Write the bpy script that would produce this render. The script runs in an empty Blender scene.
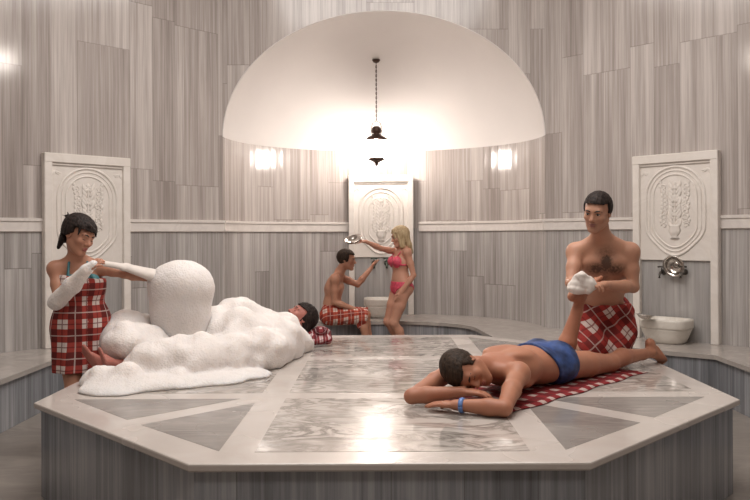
import bpy, math, random
import numpy as np
from mathutils import Vector, Matrix
random.seed(7)
C = bpy.context.scene.collection
SC = bpy.context.scene

# ---------------------------------------------------------------- camera, world, light
CAMX, H, FP = -0.05, 1.485, 755.0
HX, HY = 380.0, 235.3
ROLL = math.radians(-0.26)
cam_d = bpy.data.cameras.new('camera')
cam_d.sensor_width = 36.0
cam_d.lens = 36.0 * FP / 750.0
cam_d.shift_x = -(HX - 375) / 750.0
cam_d.shift_y = -(250 - HY) / 750.0
cam_d.clip_start = 0.05
cam = bpy.data.objects.new('camera', cam_d)
C.objects.link(cam)
cam.matrix_world = Matrix.Translation((CAMX, 0, H)) @ Matrix.Rotation(math.radians(90), 4, 'X') @ Matrix.Rotation(ROLL, 4, 'Z')
SC.camera = cam

def W(x, y, d):
    """world point seen at photograph pixel (x, y) at depth d"""
    yy = y + 0.0045 * (x - HX)
    return Vector(((x - HX) / FP * d + CAMX, d, H - (yy - HY) / FP * d))

world = bpy.data.worlds.new('world')
SC.world = world
world.use_nodes = True
world.node_tree.nodes['Background'].inputs[0].default_value = (0.75, 0.72, 0.72, 1)
world.node_tree.nodes['Background'].inputs[1].default_value = 0.05

def area_light(name, loc, target, sx, sy, power, color):
    d = bpy.data.lights.new(name, 'AREA')
    d.shape = 'RECTANGLE'; d.size = sx; d.size_y = sy; d.energy = power; d.color = color
    o = bpy.data.objects.new(name, d); C.objects.link(o)
    o.location = loc
    o.rotation_euler = (Vector(target) - Vector(loc)).to_track_quat('-Z', 'Y').to_euler()
    return o
area_light('overhead_fill', (0, 4.9, 5.3), (0, 4.9, 0), 3.4, 3.4, 225, (1.0, 0.955, 0.92))  # unseen soft area light under the ceiling, added to light the platform from above
area_light('front_fill', (0, 0.6, 5.2), (0, 5.5, 1.5), 3.0, 1.2, 85, (1.0, 0.93, 0.87))  # unseen fill light high near the camera, added to brighten the platform side
LAMP_GLOW, CENTRE_GLOW = 92, 50

SC.view_settings.view_transform = 'Standard'
SC.view_settings.look = 'None'
SC.view_settings.gamma = 1.0
SC.view_settings.use_curve_mapping = False
SC.view_settings.exposure = 0.12

# ---------------------------------------------------------------- object helpers
def link(o, parent=None):
    C.objects.link(o)
    if parent is not None: o.parent = parent
    return o
def tag(o, label=None, cat=None, group=None, kind=None):
    if label: o['label'] = label
    if cat: o['category'] = cat
    if group: o['group'] = group
    if kind: o['kind'] = kind
    return o
def empty(name, loc, label=None, cat=None, group=None):
    o = bpy.data.objects.new(name, None); C.objects.link(o)
    o.location = loc; o.empty_display_size = 0.1
    return tag(o, label, cat, group)
def obj(name, verts, faces, mat, parent=None, uv=None, smooth=False, mats=None, mi=None):
    """verts in world space; linked as one mesh object, shifted to its own origin"""
    V = np.asarray(verts, dtype=float)
    base = parent.location if parent is not None and parent.type == 'EMPTY' else None
    if parent is not None:
        p = parent
        off = Vector((0, 0, 0))
        while p is not None:
            off += p.location; p = p.parent
        org = off
    else:
        org = Vector(((V[:, 0].min() + V[:, 0].max()) / 2, (V[:, 1].min() + V[:, 1].max()) / 2, V[:, 2].min()))
    me = bpy.data.meshes.new(name)
    me.from_pydata((V - np.array(org)).tolist(), [], faces if isinstance(faces, list) else faces.tolist())
    for m in (mats or [mat]): me.materials.append(m)
    if mi is not None: me.polygons.foreach_set('material_index', mi)
    if smooth: me.polygons.foreach_set('use_smooth', [True] * len(me.polygons))
    if uv is not None:
        L = me.uv_layers.new(name='UVMap')
        idx = np.empty(len(me.loops), dtype=int); me.loops.foreach_get('vertex_index', idx)
        L.data.foreach_set('uv', np.asarray(uv, dtype=float)[idx].ravel())
    me.update()
    o = bpy.data.objects.new(name, me); link(o, parent)
    if parent is None: o.location = org
    return o

class MB:
    """collects shapes for one mesh"""
    def __init__(s): s.v = []; s.f = []; s.uv = []
    def add(s, V, F, UV=None):
        n = len(s.v)
        s.v += [tuple(p) for p in V]; s.f += [tuple(i + n for i in f) for f in F]
        s.uv += list(UV) if UV is not None else [(0, 0)] * len(V)
        return s
    def box(s, lo, hi, M=None, bev=0.0):
        x0, y0, z0 = lo; x1, y1, z1 = hi
        if bev <= 0:
            V = [(x, y, z) for x in (x0, x1) for y in (y0, y1) for z in (z0, z1)]
            F = [(0, 1, 3, 2), (4, 6, 7, 5), (0, 4, 5, 1), (2, 3, 7, 6), (0, 2, 6, 4), (1, 5, 7, 3)]
        else:
            V = []; b = bev
            for x, sx in ((x0, 1), (x1, -1)):
                for y, sy in ((y0, 1), (y1, -1)):
                    for z, sz in ((z0, 1), (z1, -1)):
                        V += [(x, y + sy * b, z + sz * b), (x + sx * b, y, z + sz * b), (x + sx * b, y + sy * b, z)]
            def c(i, j, k): return (i * 4 + j * 2 + k) * 3
            F = []
            for i in (0, 1):
                q = [c(i, 0, 0), c(i, 1, 0), c(i, 1, 1), c(i, 0, 1)]
                F.append(tuple(q)); q = [c(0, i, 0) + 1, c(1, i, 0) + 1, c(1, i, 1) + 1, c(0, i, 1) + 1]
                F.append(tuple(q)); q = [c(0, 0, i) + 2, c(1, 0, i) + 2, c(1, 1, i) + 2, c(0, 1, i) + 2]
                F.append(tuple(q))
            for a in (0, 1):
                for b2 in (0, 1):
                    F.append((c(0, a, b2) + 1, c(1, a, b2) + 1, c(1, a, b2) + 2, c(0, a, b2) + 2))
                    F.append((c(a, 0, b2) + 0, c(a, 1, b2) + 0, c(a, 1, b2) + 2, c(a, 0, b2) + 2))
                    F.append((c(a, b2, 0) + 0, c(a, b2, 1) + 0, c(a, b2, 1) + 1, c(a, b2, 0) + 1))
            for i in (0, 1):
                for j in (0, 1):
                    for k in (0, 1):
                        q = c(i, j, k); F.append((q, q + 1, q + 2))
        if M is not None: V = [tuple(M @ Vector(p)) for p in V]
        return s.add(V, F)
    def tube(s, pts, r, n=8, M=None, flat=None, caps=True):
        """tube along points; r a number or list; flat=(normal vector, ratio) squashes along normal"""
        P = [Vector(p) for p in pts]; m = len(P)
        R = r if isinstance(r, (list, tuple)) else [r] * m
        V = []; F = []
        up = Vector((0.13, 0.27, 0.95)).normalized()
        if flat: up = Vector(flat[0]).normalized()
        for i in range(m):
            t = (P[min(i + 1, m - 1)] - P[max(i - 1, 0)])
            if t.length < 1e-9: t = Vector((0, 0, 1))
            t.normalize()
            a = t.cross(up)
            if a.length < 1e-4: a = t.cross(Vector((1, 0, 0)))
            a.normalize(); b = a.cross(t).normalized()
            k = flat[1] if flat else 1.0
            for j in range(n):
                th = 2 * math.pi * j / n
                V.append(P[i] + a * (math.cos(th) * R[i]) + b * (math.sin(th) * R[i] * k))
        for i in range(m - 1):
            for j in range(n):
                F.append((i * n + j, i * n + (j + 1) % n, (i + 1) * n + (j + 1) % n, (i + 1) * n + j))
        if caps:
            F.append(tuple(range(n))[::-1]); F.append(tuple((m - 1) * n + j for j in range(n)))
        if M is not None: V = [M @ p for p in V]
        return s.add([tuple(p) for p in V], F)
    def lathe(s, prof, n=24, M=None):
        V = []; F = []
        for r, z in prof:
            for j in range(n):
                th = 2 * math.pi * j / n
                V.append((max(r, 1e-4) * math.cos(th), max(r, 1e-4) * math.sin(th), z))
        for i in range(len(prof) - 1):
            for j in range(n):
                F.append((i * n + j, i * n + (j + 1) % n, (i + 1) * n + (j + 1) % n, (i + 1) * n + j))
        if M is not None: V = [tuple(M @ Vector(p)) for p in V]
        return s.add(V, F)
    def build(s, name, mat, parent=None, smooth=False):
        return obj(name, s.v, s.f, mat, parent, uv=s.uv, smooth=smooth)

def frame_matrix(loc, xdir, zdir):
    """x along xdir, z along zdir"""
    z = Vector(zdir).normalized(); x = Vector(xdir); x = (x - z * x.dot(z)).normalized(); y = z.cross(x)
    return Matrix(((x.x, y.x, z.x, loc[0]), (x.y, y.y, z.y, loc[1]), (x.z, y.z, z.z, loc[2]), (0, 0, 0, 1)))

# ---------------------------------------------------------------- materials
def new_mat(name):
    m = bpy.data.materials.new(name); m.use_nodes = True
    nt = m.node_tree
    return m, nt, nt.nodes['Principled BSDF']
def N(nt, t, **kw):
    n = nt.nodes.new(t)
    for k, v in kw.items():
        if k == 'inp':
            for a, b in v.items(): n.inputs[a].default_value = b
        else: setattr(n, k, v)
    return n
def math_n(nt, op, a, b=None, c=None):
    n = nt.nodes.new('ShaderNodeMath'); n.operation = op
    for i, v in enumerate((a, b, c)):
        if v is None: continue
        if isinstance(v, (int, float)): n.inputs[i].default_value = v
        else: nt.links.new(v, n.inputs[i])
    return n.outputs[0]
def mixc(nt, f, a, b, blend='MIX'):
    n = nt.nodes.new('ShaderNodeMix'); n.data_type = 'RGBA'; n.blend_type = blend
    for sck, v in ((n.inputs[0], f), (n.inputs[6], a), (n.inputs[7], b)):
        if isinstance(v, (int, float)): sck.default_value = v
        elif isinstance(v, tuple): sck.default_value = (*v[:3], 1)
        else: nt.links.new(v, sck)
    return n.outputs[2]
def ramp(nt, fac, stops):
    n = nt.nodes.new('ShaderNodeValToRGB')
    el = n.color_ramp.elements
    while len(el) < len(stops): el.new(0.5)
    for e, (p, c) in zip(el, stops): e.position = p; e.color = (*c, 1)
    nt.links.new(fac, n.inputs[0])
    return n.outputs[0]

def stripe_marble(name, dark, mid, light, tw=0.33, th=1.5, rough=0.14, jointdark=0.35, freq=16.0, bow=0.0):
    """vertically veined marble cut into tall slabs with staggered joints; reads UV (metres)"""
    m, nt, bs = new_mat(name); L = nt.links.new
    uv = N(nt, 'ShaderNodeUVMap'); sep = N(nt, 'ShaderNodeSeparateXYZ'); L(uv.outputs[0], sep.inputs[0])
    u, v = sep.outputs[0], sep.outputs[1]
    uc = math_n(nt, 'DIVIDE', u, tw)
    # slabs of unequal width: a smooth warp of the column coordinate
    w1 = math_n(nt, 'MULTIPLY', math_n(nt, 'SINE', math_n(nt, 'MULTIPLY', uc, 2.1)), 0.27)
    uc = math_n(nt, 'ADD', uc, w1)
    ci = math_n(nt, 'FLOOR', uc); cf = math_n(nt, 'FRACT', uc)
    wn = N(nt, 'ShaderNodeTexWhiteNoise', noise_dimensions='1D'); L(ci, wn.inputs['W'])
    vc = math_n(nt, 'ADD', math_n(nt, 'DIVIDE', v, th), math_n(nt, 'MULTIPLY', wn.outputs[0], 7.3))
    ri = math_n(nt, 'FLOOR', vc); rf = math_n(nt, 'FRACT', vc)
    wid = N(nt, 'ShaderNodeTexWhiteNoise', noise_dimensions='2D')
    cb = N(nt, 'ShaderNodeCombineXYZ'); L(ci, cb.inputs[0]); L(ri, cb.inputs[1]); L(cb.outputs[0], wid.inputs['Vector'])
    idv = wid.outputs[0]
    # streaks
    cs = N(nt, 'ShaderNodeCombineXYZ')
    L(math_n(nt, 'MULTIPLY', u, freq), cs.inputs[0]); L(math_n(nt, 'MULTIPLY', v, 0.35), cs.inputs[1]); L(math_n(nt, 'MULTIPLY', idv, 31.0), cs.inputs[2])
    n1 = N(nt, 'ShaderNodeTexNoise', inp={'Scale': 1.0, 'Detail': 5.0, 'Roughness': 0.72, 'Distortion': 0.12}); L(cs.outputs[0], n1.inputs['Vector'])
    cs2 = N(nt, 'ShaderNodeCombineXYZ')
    L(math_n(nt, 'MULTIPLY', u, freq * 4.2), cs2.inputs[0]); L(math_n(nt, 'MULTIPLY', v, 0.8), cs2.inputs[1]); L(math_n(nt, 'MULTIPLY', idv, 17.0), cs2.inputs[2])
    n2 = N(nt, 'ShaderNodeTexNoise', inp={'Scale': 1.0, 'Detail': 3.0, 'Roughness': 0.6}); L(cs2.outputs[0], n2.inputs['Vector'])
    s = math_n(nt, 'ADD', math_n(nt, 'MULTIPLY', n1.outputs[0], 0.65), math_n(nt, 'MULTIPLY', n2.outputs[0], 0.35))
    n3 = N(nt, 'ShaderNodeTexNoise', inp={'Scale': 1.0, 'Detail': 1.0}); cs3 = N(nt, 'ShaderNodeCombineXYZ')
    L(math_n(nt, 'MULTIPLY', u, freq * .3), cs3.inputs[0]); L(math_n(nt, 'MULTIPLY', v, 0.25), cs3.inputs[1]); L(math_n(nt, 'MULTIPLY', idv, 57.0), cs3.inputs[2]); L(cs3.outputs[0], n3.inputs['Vector'])
    s = math_n(nt, 'ADD', s, math_n(nt, 'MULTIPLY', math_n(nt, 'SUBTRACT', n3.outputs[0], 0.5), 0.30))
    s = math_n(nt, 'ADD', s, math_n(nt, 'MULTIPLY', math_n(nt, 'SUBTRACT', idv, 0.5), 0.13))
    col = ramp(nt, s, [(0.33, dark), (0.5, mid), (0.66, light)])
    # joints
    j1 = math_n(nt, 'LESS_THAN', math_n(nt, 'MULTIPLY', cf, tw), 0.006)
    j2 = math_n(nt, 'LESS_THAN', math_n(nt, 'MULTIPLY', rf, th), 0.008)
    j = math_n(nt, 'MAXIMUM', j1, j2)
    f = math_n(nt, 'MULTIPLY', j, jointdark)
    col = mixc(nt, f, col, (dark[0] * 0.45, dark[1] * 0.42, dark[2] * 0.40))
    L(col, bs.inputs['Base Color'])
    bs.inputs['Roughness'].default_value = rough
    bmp = N(nt, 'ShaderNodeBump', inp={'Strength': 0.25, 'Distance': 0.004})
    L(math_n(nt, 'SUBTRACT', math_n(nt, 'MULTIPLY', idv, 0.3), j), bmp.inputs['Height'])
    L(bmp.outputs[0], bs.inputs['Normal'])
    return m

def vein_marble(name, base, vein, scale=2.0, amt=0.6, rough=0.2, stretch=(1, 1, 1), bump=0.0, width=0.12, wet=None):
    m, nt, bs = new_mat(name); L = nt.links.new
    geo = N(nt, 'ShaderNodeNewGeometry'); mp = N(nt, 'ShaderNodeMapping'); mp.inputs['Scale'].default_value = stretch
    mp.inputs['Rotation'].default_value = (0.1, 0.15, 0.5)
    L(geo.outputs['Position'], mp.inputs[0])
    n1 = N(nt, 'ShaderNodeTexNoise', inp={'Scale': scale, 'Detail': 6.0, 'Roughness': 0.6, 'Distortion': 1.6}); L(mp.outputs[0], n1.inputs['Vector'])
    a = math_n(nt, 'ABSOLUTE', math_n(nt, 'SUBTRACT', n1.outputs[0], 0.5))
    v = math_n(nt, 'SUBTRACT', 1.0, math_n(nt, 'MINIMUM', math_n(nt, 'DIVIDE', a, width), 1.0))
    n2 = N(nt, 'ShaderNodeTexNoise', inp={'Scale': scale * 0.6, 'Detail': 3.0}); L(mp.outputs[0], n2.inputs['Vector'])
    v = math_n(nt, 'MULTIPLY', v, math_n(nt, 'MULTIPLY', n2.outputs[0], 1.6 * amt))
    L(mixc(nt, v, base, vein), bs.inputs['Base Color'])
    bs.inputs['Roughness'].default_value = rough
    if wet:
        n3 = N(nt, 'ShaderNodeTexNoise', inp={'Scale': 2.2, 'Detail': 2.0}); L(geo.outputs['Position'], n3.inputs['Vector'])
        rr = N(nt, 'ShaderNodeMapRange', inp={'From Min': 0.4, 'From Max': 0.6, 'To Min': wet[0], 'To Max': wet[1]})
        L(n3.outputs[0], rr.inputs[0]); L(rr.outputs[0], bs.inputs['Roughness'])
    if bump:
        n4 = N(nt, 'ShaderNodeTexNoise', inp={'Scale': 9.0, 'Detail': 3.0}); L(geo.outputs['Position'], n4.inputs['Vector'])
        b = N(nt, 'ShaderNodeBump', inp={'Strength': bump, 'Distance': 0.01}); L(n4.outputs[0], b.inputs['Height']); L(b.outputs[0], bs.inputs['Normal'])
    return m

def plain(name, col, rough=0.5, metal=0.0, sss=0.0, noise=0.0, nscale=8.0, spec=0.5, bump=0.0):
    m, nt, bs = new_mat(name); L = nt.links.new
    bs.inputs['Base Color'].default_value = (*col, 1); bs.inputs['Roughness'].default_value = rough
    bs.inputs['Metallic'].default_value = metal; bs.inputs['Specular IOR Level'].default_value = spec
    if sss:
        bs.inputs['Subsurface Weight'].default_value = sss
        bs.inputs['Subsurface Radius'].default_value = (1.0, 0.35, 0.2); bs.inputs['Subsurface Scale'].default_value = 0.02
    g = N(nt, 'ShaderNodeNewGeometry')
    n = N(nt, 'ShaderNodeTexNoise', inp={'Scale': nscale, 'Detail': 4.0}); L(g.outputs['Position'], n.inputs['Vector'])
    if noise:
        lo = tuple(c * (1 - noise) for c in col); hi = tuple(min(1, c * (1 + noise)) for c in col)
        L(ramp(nt, n.outputs[0], [(0.35, lo), (0.65, hi)]), bs.inputs['Base Color'])
    if bump:
        b = N(nt, 'ShaderNodeBump', inp={'Strength': bump, 'Distance': 0.01}); L(n.outputs[0], b.inputs['Height']); L(b.outputs[0], bs.inputs['Normal'])
    return m

def skin_mat(name, col, red=0.12, hair=None):
    m, nt, bs = new_mat(name); L = nt.links.new
    g = N(nt, 'ShaderNodeNewGeometry')
    n = N(nt, 'ShaderNodeTexNoise', inp={'Scale': 7.0, 'Detail': 4.0}); L(g.outputs['Position'], n.inputs['Vector'])
    hi = (min(1, col[0] * 1.06), col[1] * (1 + red * .3), col[2] * (1 + red * .3)); lo = (col[0] * .93, col[1] * (1 - red), col[2] * (1 - red))
    c = ramp(nt, n.outputs[0], [(0.3, lo), (0.7, hi)])
    at = N(nt, 'ShaderNodeAttribute', attribute_name='fuzz')
    if hair:
        n2 = N(nt, 'ShaderNodeTexNoise', inp={'Scale': 60.0, 'Detail': 3.0}); L(g.outputs['Position'], n2.inputs['Vector'])
        f = math_n(nt, 'MULTIPLY', at.outputs['Fac'], math_n(nt, 'MULTIPLY', n2.outputs[0], 2.6))
        f = math_n(nt, 'MINIMUM', f, 0.88)
        c = mixc(nt, f, c, hair)
    L(c, bs.inputs['Base Color'])
    bs.inputs['Roughness'].default_value = 0.5
    bs.inputs['Specular IOR Level'].default_value = 0.35
    bs.inputs['Subsurface Weight'].default_value = 0.12
    bs.inputs['Subsurface Radius'].default_value = (1.0, 0.35, 0.2); bs.inputs['Subsurface Scale'].default_value = 0.015
    return m

def hair_mat(name, col, col2=None, rough=0.62):
    m, nt, bs = new_mat(name); L = nt.links.new
    tc = N(nt, 'ShaderNodeNewGeometry'); mp = N(nt, 'ShaderNodeMapping'); mp.inputs['Scale'].default_value = (90, 90, 14)
    L(tc.outputs['Position'], mp.inputs[0])
    n = N(nt, 'ShaderNodeTexNoise', inp={'Scale': 1.0, 'Detail': 3.0}); L(mp.outputs[0], n.inputs['Vector'])
    c2 = col2 or tuple(min(1, c * 2.2) for c in col)
    L(ramp(nt, n.outputs[0], [(0.35, col), (0.7, c2)]), bs.inputs['Base Color'])
    bs.inputs['Roughness'].default_value = rough
    bs.inputs['Specular IOR Level'].default_value = 0.2
    b = N(nt, 'ShaderNodeBump', inp={'Strength': 0.8, 'Distance': 0.006}); L(n.outputs[0], b.inputs['Height']); L(b.outputs[0], bs.inputs['Normal'])
    return m

def plaid_mat(name, red, dark, white, period=0.16, rough=0.8, lines=True, red2=None):
    """woven check, reads UV in metres"""
    m, nt, bs = new_mat(name); L = nt.links.new
    uv = N(nt, 'ShaderNodeUVMap'); sep = N(nt, 'ShaderNodeSeparateXYZ'); L(uv.outputs[0], sep.inputs[0])
    def band(s, lo, hi):
        f = math_n(nt, 'FRACT', math_n(nt, 'DIVIDE', s, period))
        return math_n(nt, 'MULTIPLY', math_n(nt, 'GREATER_THAN', f, lo), math_n(nt, 'LESS_THAN', f, hi)), f
    bu, fu = band(sep.outputs[0], 0.0, 0.42); bv, fv = band(sep.outputs[1], 0.0, 0.42)
    both = math_n(nt, 'MULTIPLY', bu, bv); any_ = math_n(nt, 'MAXIMUM', bu, bv)
    c = mixc(nt, any_, dark, red)
    c = mixc(nt, both, c, white)
    if lines:
        l1, _ = band(sep.outputs[0], 0.18, 0.23); l2, _ = band(sep.outputs[1], 0.18, 0.23)
        l3, _ = band(sep.outputs[0], 0.68, 0.73); l4, _ = band(sep.outputs[1], 0.68, 0.73)
        c = mixc(nt, math_n(nt, 'MULTIPLY', math_n(nt, 'MAXIMUM', l1, l2), 0.75), c, dark)
        c = mixc(nt, math_n(nt, 'MULTIPLY', math_n(nt, 'MAXIMUM', l3, l4), 0.55), c, white)
    L(c, bs.inputs['Base Color']); bs.inputs['Roughness'].default_value = rough
    bs.inputs['Specular IOR Level'].default_value = 0.15
    g = N(nt, 'ShaderNodeNewGeometry')
    n = N(nt, 'ShaderNodeTexNoise', inp={'Scale': 18.0, 'Detail': 3.0}); L(g.outputs['Position'], n.inputs['Vector'])
    b = N(nt, 'ShaderNodeBump', inp={'Strength': 0.5, 'Distance': 0.02}); L(n.outputs[0], b.inputs['Height']); L(b.outputs[0], bs.inputs['Normal'])
    return m

M_wall = stripe_marble('striped marble wall', (0.27, 0.232, 0.212), (0.405, 0.36, 0.335), (0.56, 0.51, 0.48), tw=0.36, th=1.75)
M_wall_low = stripe_marble('striped marble dado', (0.24, 0.215, 0.20), (0.375, 0.35, 0.335), (0.53, 0.50, 0.48), tw=0.34, th=5.0, jointdark=0.5)
M_face = stripe_marble('striped marble facing', (0.13, 0.132, 0.14), (0.235, 0.242, 0.258), (0.38, 0.385, 0.40), tw=0.42, th=5.0, freq=13.0, jointdark=0.4)
M_bench_top = vein_marble('grey marble ledge', (0.46, 0.42, 0.385), (0.25, 0.22, 0.20), 2.5, 0.5, 0.2, width=0.2)
M_floor = vein_marble('grey marble floor', (0.30, 0.265, 0.235), (0.15, 0.13, 0.115), 3.0, 0.7, 0.3, stretch=(0.6, 2.2, 1), width=0.2)
M_white = vein_marble('cream marble', (0.54, 0.495, 0.46), (0.45, 0.38, 0.33), 2.0, 0.35, 0.15, width=0.15, wet=(0.10, 0.3))
M_trim = vein_marble('white marble trim', (0.70, 0.65, 0.61), (0.5, 0.45, 0.42), 3.0, 0.35, 0.3)
M_panel = vein_marble('carved cream marble', (0.74, 0.69, 0.64), (0.58, 0.52, 0.46), 3.0, 0.35, 0.45)
M_inlay = vein_marble('grey veined inlay', (0.34, 0.31, 0.285), (0.17, 0.155, 0.145), 3.2, 0.8, 0.2, stretch=(0.5, 2.4, 1), width=0.22, wet=(0.12, 0.3))
M_centre = vein_marble('cloudy veined marble', (0.52, 0.475, 0.435), (0.14, 0.12, 0.105), 3.0, 0.95, 0.14, stretch=(0.9, 1.7, 1), width=0.095, bump=0.07, wet=(0.05, 0.22))
M_basin = vein_marble('white stone basin', (0.66, 0.62, 0.56), (0.48, 0.42, 0.36), 5.0, 0.4, 0.35)
M_plaster = plain('dome plaster', (0.66, 0.62, 0.595), 0.75, noise=0.02, nscale=1.5)
M_ceiling = plain('ceiling plaster', (0.55, 0.5, 0.46), 0.8)
M_iron = plain('dark bronze', (0.07, 0.04, 0.03), 0.4, 0.7)
M_steel = plain('polished steel', (0.62, 0.58, 0.54), 0.18, 1.0)
M_tap = plain('aged dark metal tap', (0.10, 0.09, 0.08), 0.35, 0.8)
M_tap2 = plain('greenish bronze tap', (0.10, 0.12, 0.10), 0.4, 0.7)

def glow_mat(name, col, s):
    m, nt, bs = new_mat(name)
    bs.inputs['Base Color'].default_value = (0.9, 0.88, 0.84, 1)
    bs.inputs['Emission Color'].default_value = (*col, 1); bs.inputs['Emission Strength'].default_value = s
    return m

# ================================================================= THE ROOM
YC = 5.5                       # hall centre
YF = 8.70                      # plane of the back wall
NA, ND = 1.855, 1.60           # niche half width and depth
SPR = 2.63                     # springing of the half dome
NZ = 1.44                      # rise of the half dome
TOP = 5.4
SX = 3.6                       # side walls
BZ = 0.415                     # bench height
BAND0, BAND1 = 1.53, 1.665
def wall_strip(name, pts, z0, z1, mat, u0=0.0):
    V = []; F = []; UV = []; u = u0
    for i, p in enumerate(pts):
        if i: u += math.dist(p, pts[i - 1])
        V += [(p[0], p[1], z0), (p[0], p[1], z1)]; UV += [(u, z0), (u, z1)]
    for i in range(len(pts) - 1): F.append((2 * i, 2 * i + 1, 2 * i + 3, 2 * i + 2))
    return V, F, UV
def wall(name, pts, z0=0.0, z1=TOP, u0=0.0, split=True):
    """one wall: dado below the band, tall slabs above"""
    m = MB()
    V, F, UV = wall_strip(name, pts, z0, BAND0 + .05, None, u0); nlow = len(F); m.add(V, F, UV)
    V, F, UV = wall_strip(name, pts, BAND0 + .05, z1, None, u0); m.add(V, F, UV)
    mi = [1] * nlow + [0] * len(F)
    o = obj(name, m.v, m.f, None, uv=m.uv, mats=[M_wall, M_wall_low], mi=mi)
    return tag(o, kind='structure')
CY = YF - (SX - NA)            # where the side wall starts to turn
wall('wall_left', [(-SX, -1.4), (-SX, CY)], u0=0.4)
wall('wall_right', [(SX, CY), (SX, -1.4)], u0=0.9)
wall('wall_back_left', [(-SX, CY), (-NA, YF)], u0=2.73)
wall('wall_back_right', [(NA, YF), (SX, CY)], u0=5.17)
wall('wall_front', [(SX, -1.4), (-SX, -1.4)], u0=11)
NSEG = 48
niche = [(-NA * math.cos(math.pi * i / NSEG), YF + ND * math.sin(math.pi * i / NSEG)) for i in range(NSEG + 1)]
o = wall('wall_niche', niche, z1=SPR, u0=0.2)
# spandrel above the arch
m = MB(); V = []; F = []; UV = []
n = 64
for i in range(n + 1):
    a = math.pi * i / n
    x = -NA * math.cos(a); z = SPR + NZ * math.sin(a)
    V += [(x, YF, z), (x, YF, TOP)]; UV += [(x + 8.02, z), (x + 8.02, TOP)]
for i in range(n): F.append((2 * i, 2 * i + 1, 2 * i + 3, 2 * i + 2))
tag(obj('wall_back', V, F, M_wall, uv=UV), kind='structure')
# slim rounded edge of the arch
m = MB(); m.tube([(-NA * math.cos(math.pi * i / 64), YF - .002, SPR + NZ * math.sin(math.pi * i / 64)) for i in range(65)], 0.007, 8)
tag(m.build('trim_1', M_plaster), kind='structure')
# half dome
V = []; F = []
nu, nv = 48, 24
for j in range(nv + 1):
    b = math.pi / 2 * j / nv
    for i in range(nu + 1):
        a = math.pi * i / nu
        V.append((-NA * math.cos(a) * math.cos(b), YF + ND * math.sin(a) * math.cos(b), SPR + NZ * math.sin(b)))
# parametrise so that the rim in the wall plane is the arch
V = []
for j in range(nv + 1):
    t = math.pi / 2 * j / nv               # 0 at the springing (niche wall), pi/2 in the wall plane
    for i in range(nu + 1):
        a = math.pi * i / nu
        V.append((-NA * math.cos(a), YF + ND * math.sin(a) * math.cos(t), SPR + NZ * math.sin(a) * math.sin(t)))
for j in range(nv):
    for i in range(nu):
        q = j * (nu + 1) + i
        F.append((q, q + 1, q + nu + 2, q + nu + 1))
tag(obj('ceiling_niche', V, F, M_plaster, smooth=True), kind='structure')
# floor and ceiling
fl = [(-SX, -1.4), (SX, -1.4), (SX, CY), (NA, YF)] + niche[::-1][1:-1] + [(-NA, YF), (-SX, CY)]
tag(obj('floor', [(x, y, 0) for x, y in fl], [tuple(range(len(fl)))], M_floor), kind='structure')
tag(obj('ceiling', [(-SX, -1.4, TOP), (SX, -1.4, TOP), (SX, CY, TOP), (NA, YF, TOP), (-NA, YF, TOP), (-SX, CY, TOP)], [(5, 4, 3, 2, 1, 0)], M_ceiling), kind='structure')

# white band running round the walls
def band(idx, pts, z0=BAND0, z1=BAND1, t=0.022, normals=None):
    V = []; F = []; n = len(pts)
    prof = [(0.0, z0), (t, z0 + .008), (t, z1 - .035), (t + .012, z1 - .03), (t + .012, z1 - .006), (0.0, z1)]
    for i, p in enumerate(pts):
        a = Vector(pts[max(i - 1, 0)]); b = Vector(pts[min(i + 1, n - 1)]); d = (b - a).normalized()
        nn = Vector((d.y, -d.x))
        for o_, z in prof: V.append((p[0] + nn.x * o_, p[1] + nn.y * o_, z))
    k = len(prof)
    for i in range(n - 1):
        for j in range(k - 1): F.append((i * k + j, (i + 1) * k + j, (i + 1) * k + j + 1, i * k + j + 1))
    F.append(tuple(range(k))); F.append(tuple((n - 1) * k + j for j in range(k))[::-1])
    return tag(obj('trim_%d' % idx, V, F, M_trim), kind='structure')
PANW = 0.87
def along(p, q, t): return (p[0] + (q[0] - p[0]) * t, p[1] + (q[1] - p[1]) * t)
PL = Vector((-2.995, 7.56)); PR = Vector((2.945, 7.61))
dL = Vector((NA * -1 + SX, YF - CY)).normalized()      # direction of back-left wall
dR = Vector((SX - NA, CY - YF)).normalized()
band(2, [(-SX, -1.4), (-SX, CY)])
band(3, [(-SX, CY), tuple(PL - dL * PANW * .5)])
band(4, [tuple(PL + dL * PANW * .5), (-NA, YF)])
mid = [p for p in niche if p[0] < -0.46]; band(5, mid)
mid = [p for p in niche if p[0] > 0.46]; band(6, mid)
band(7, [(NA, YF), tuple(PR - dR * PANW * .5)])
band(8, [tuple(PR + dR * PANW * .5), (SX, CY)])
band(9, [(SX, CY), (SX, -1.4)])

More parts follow.
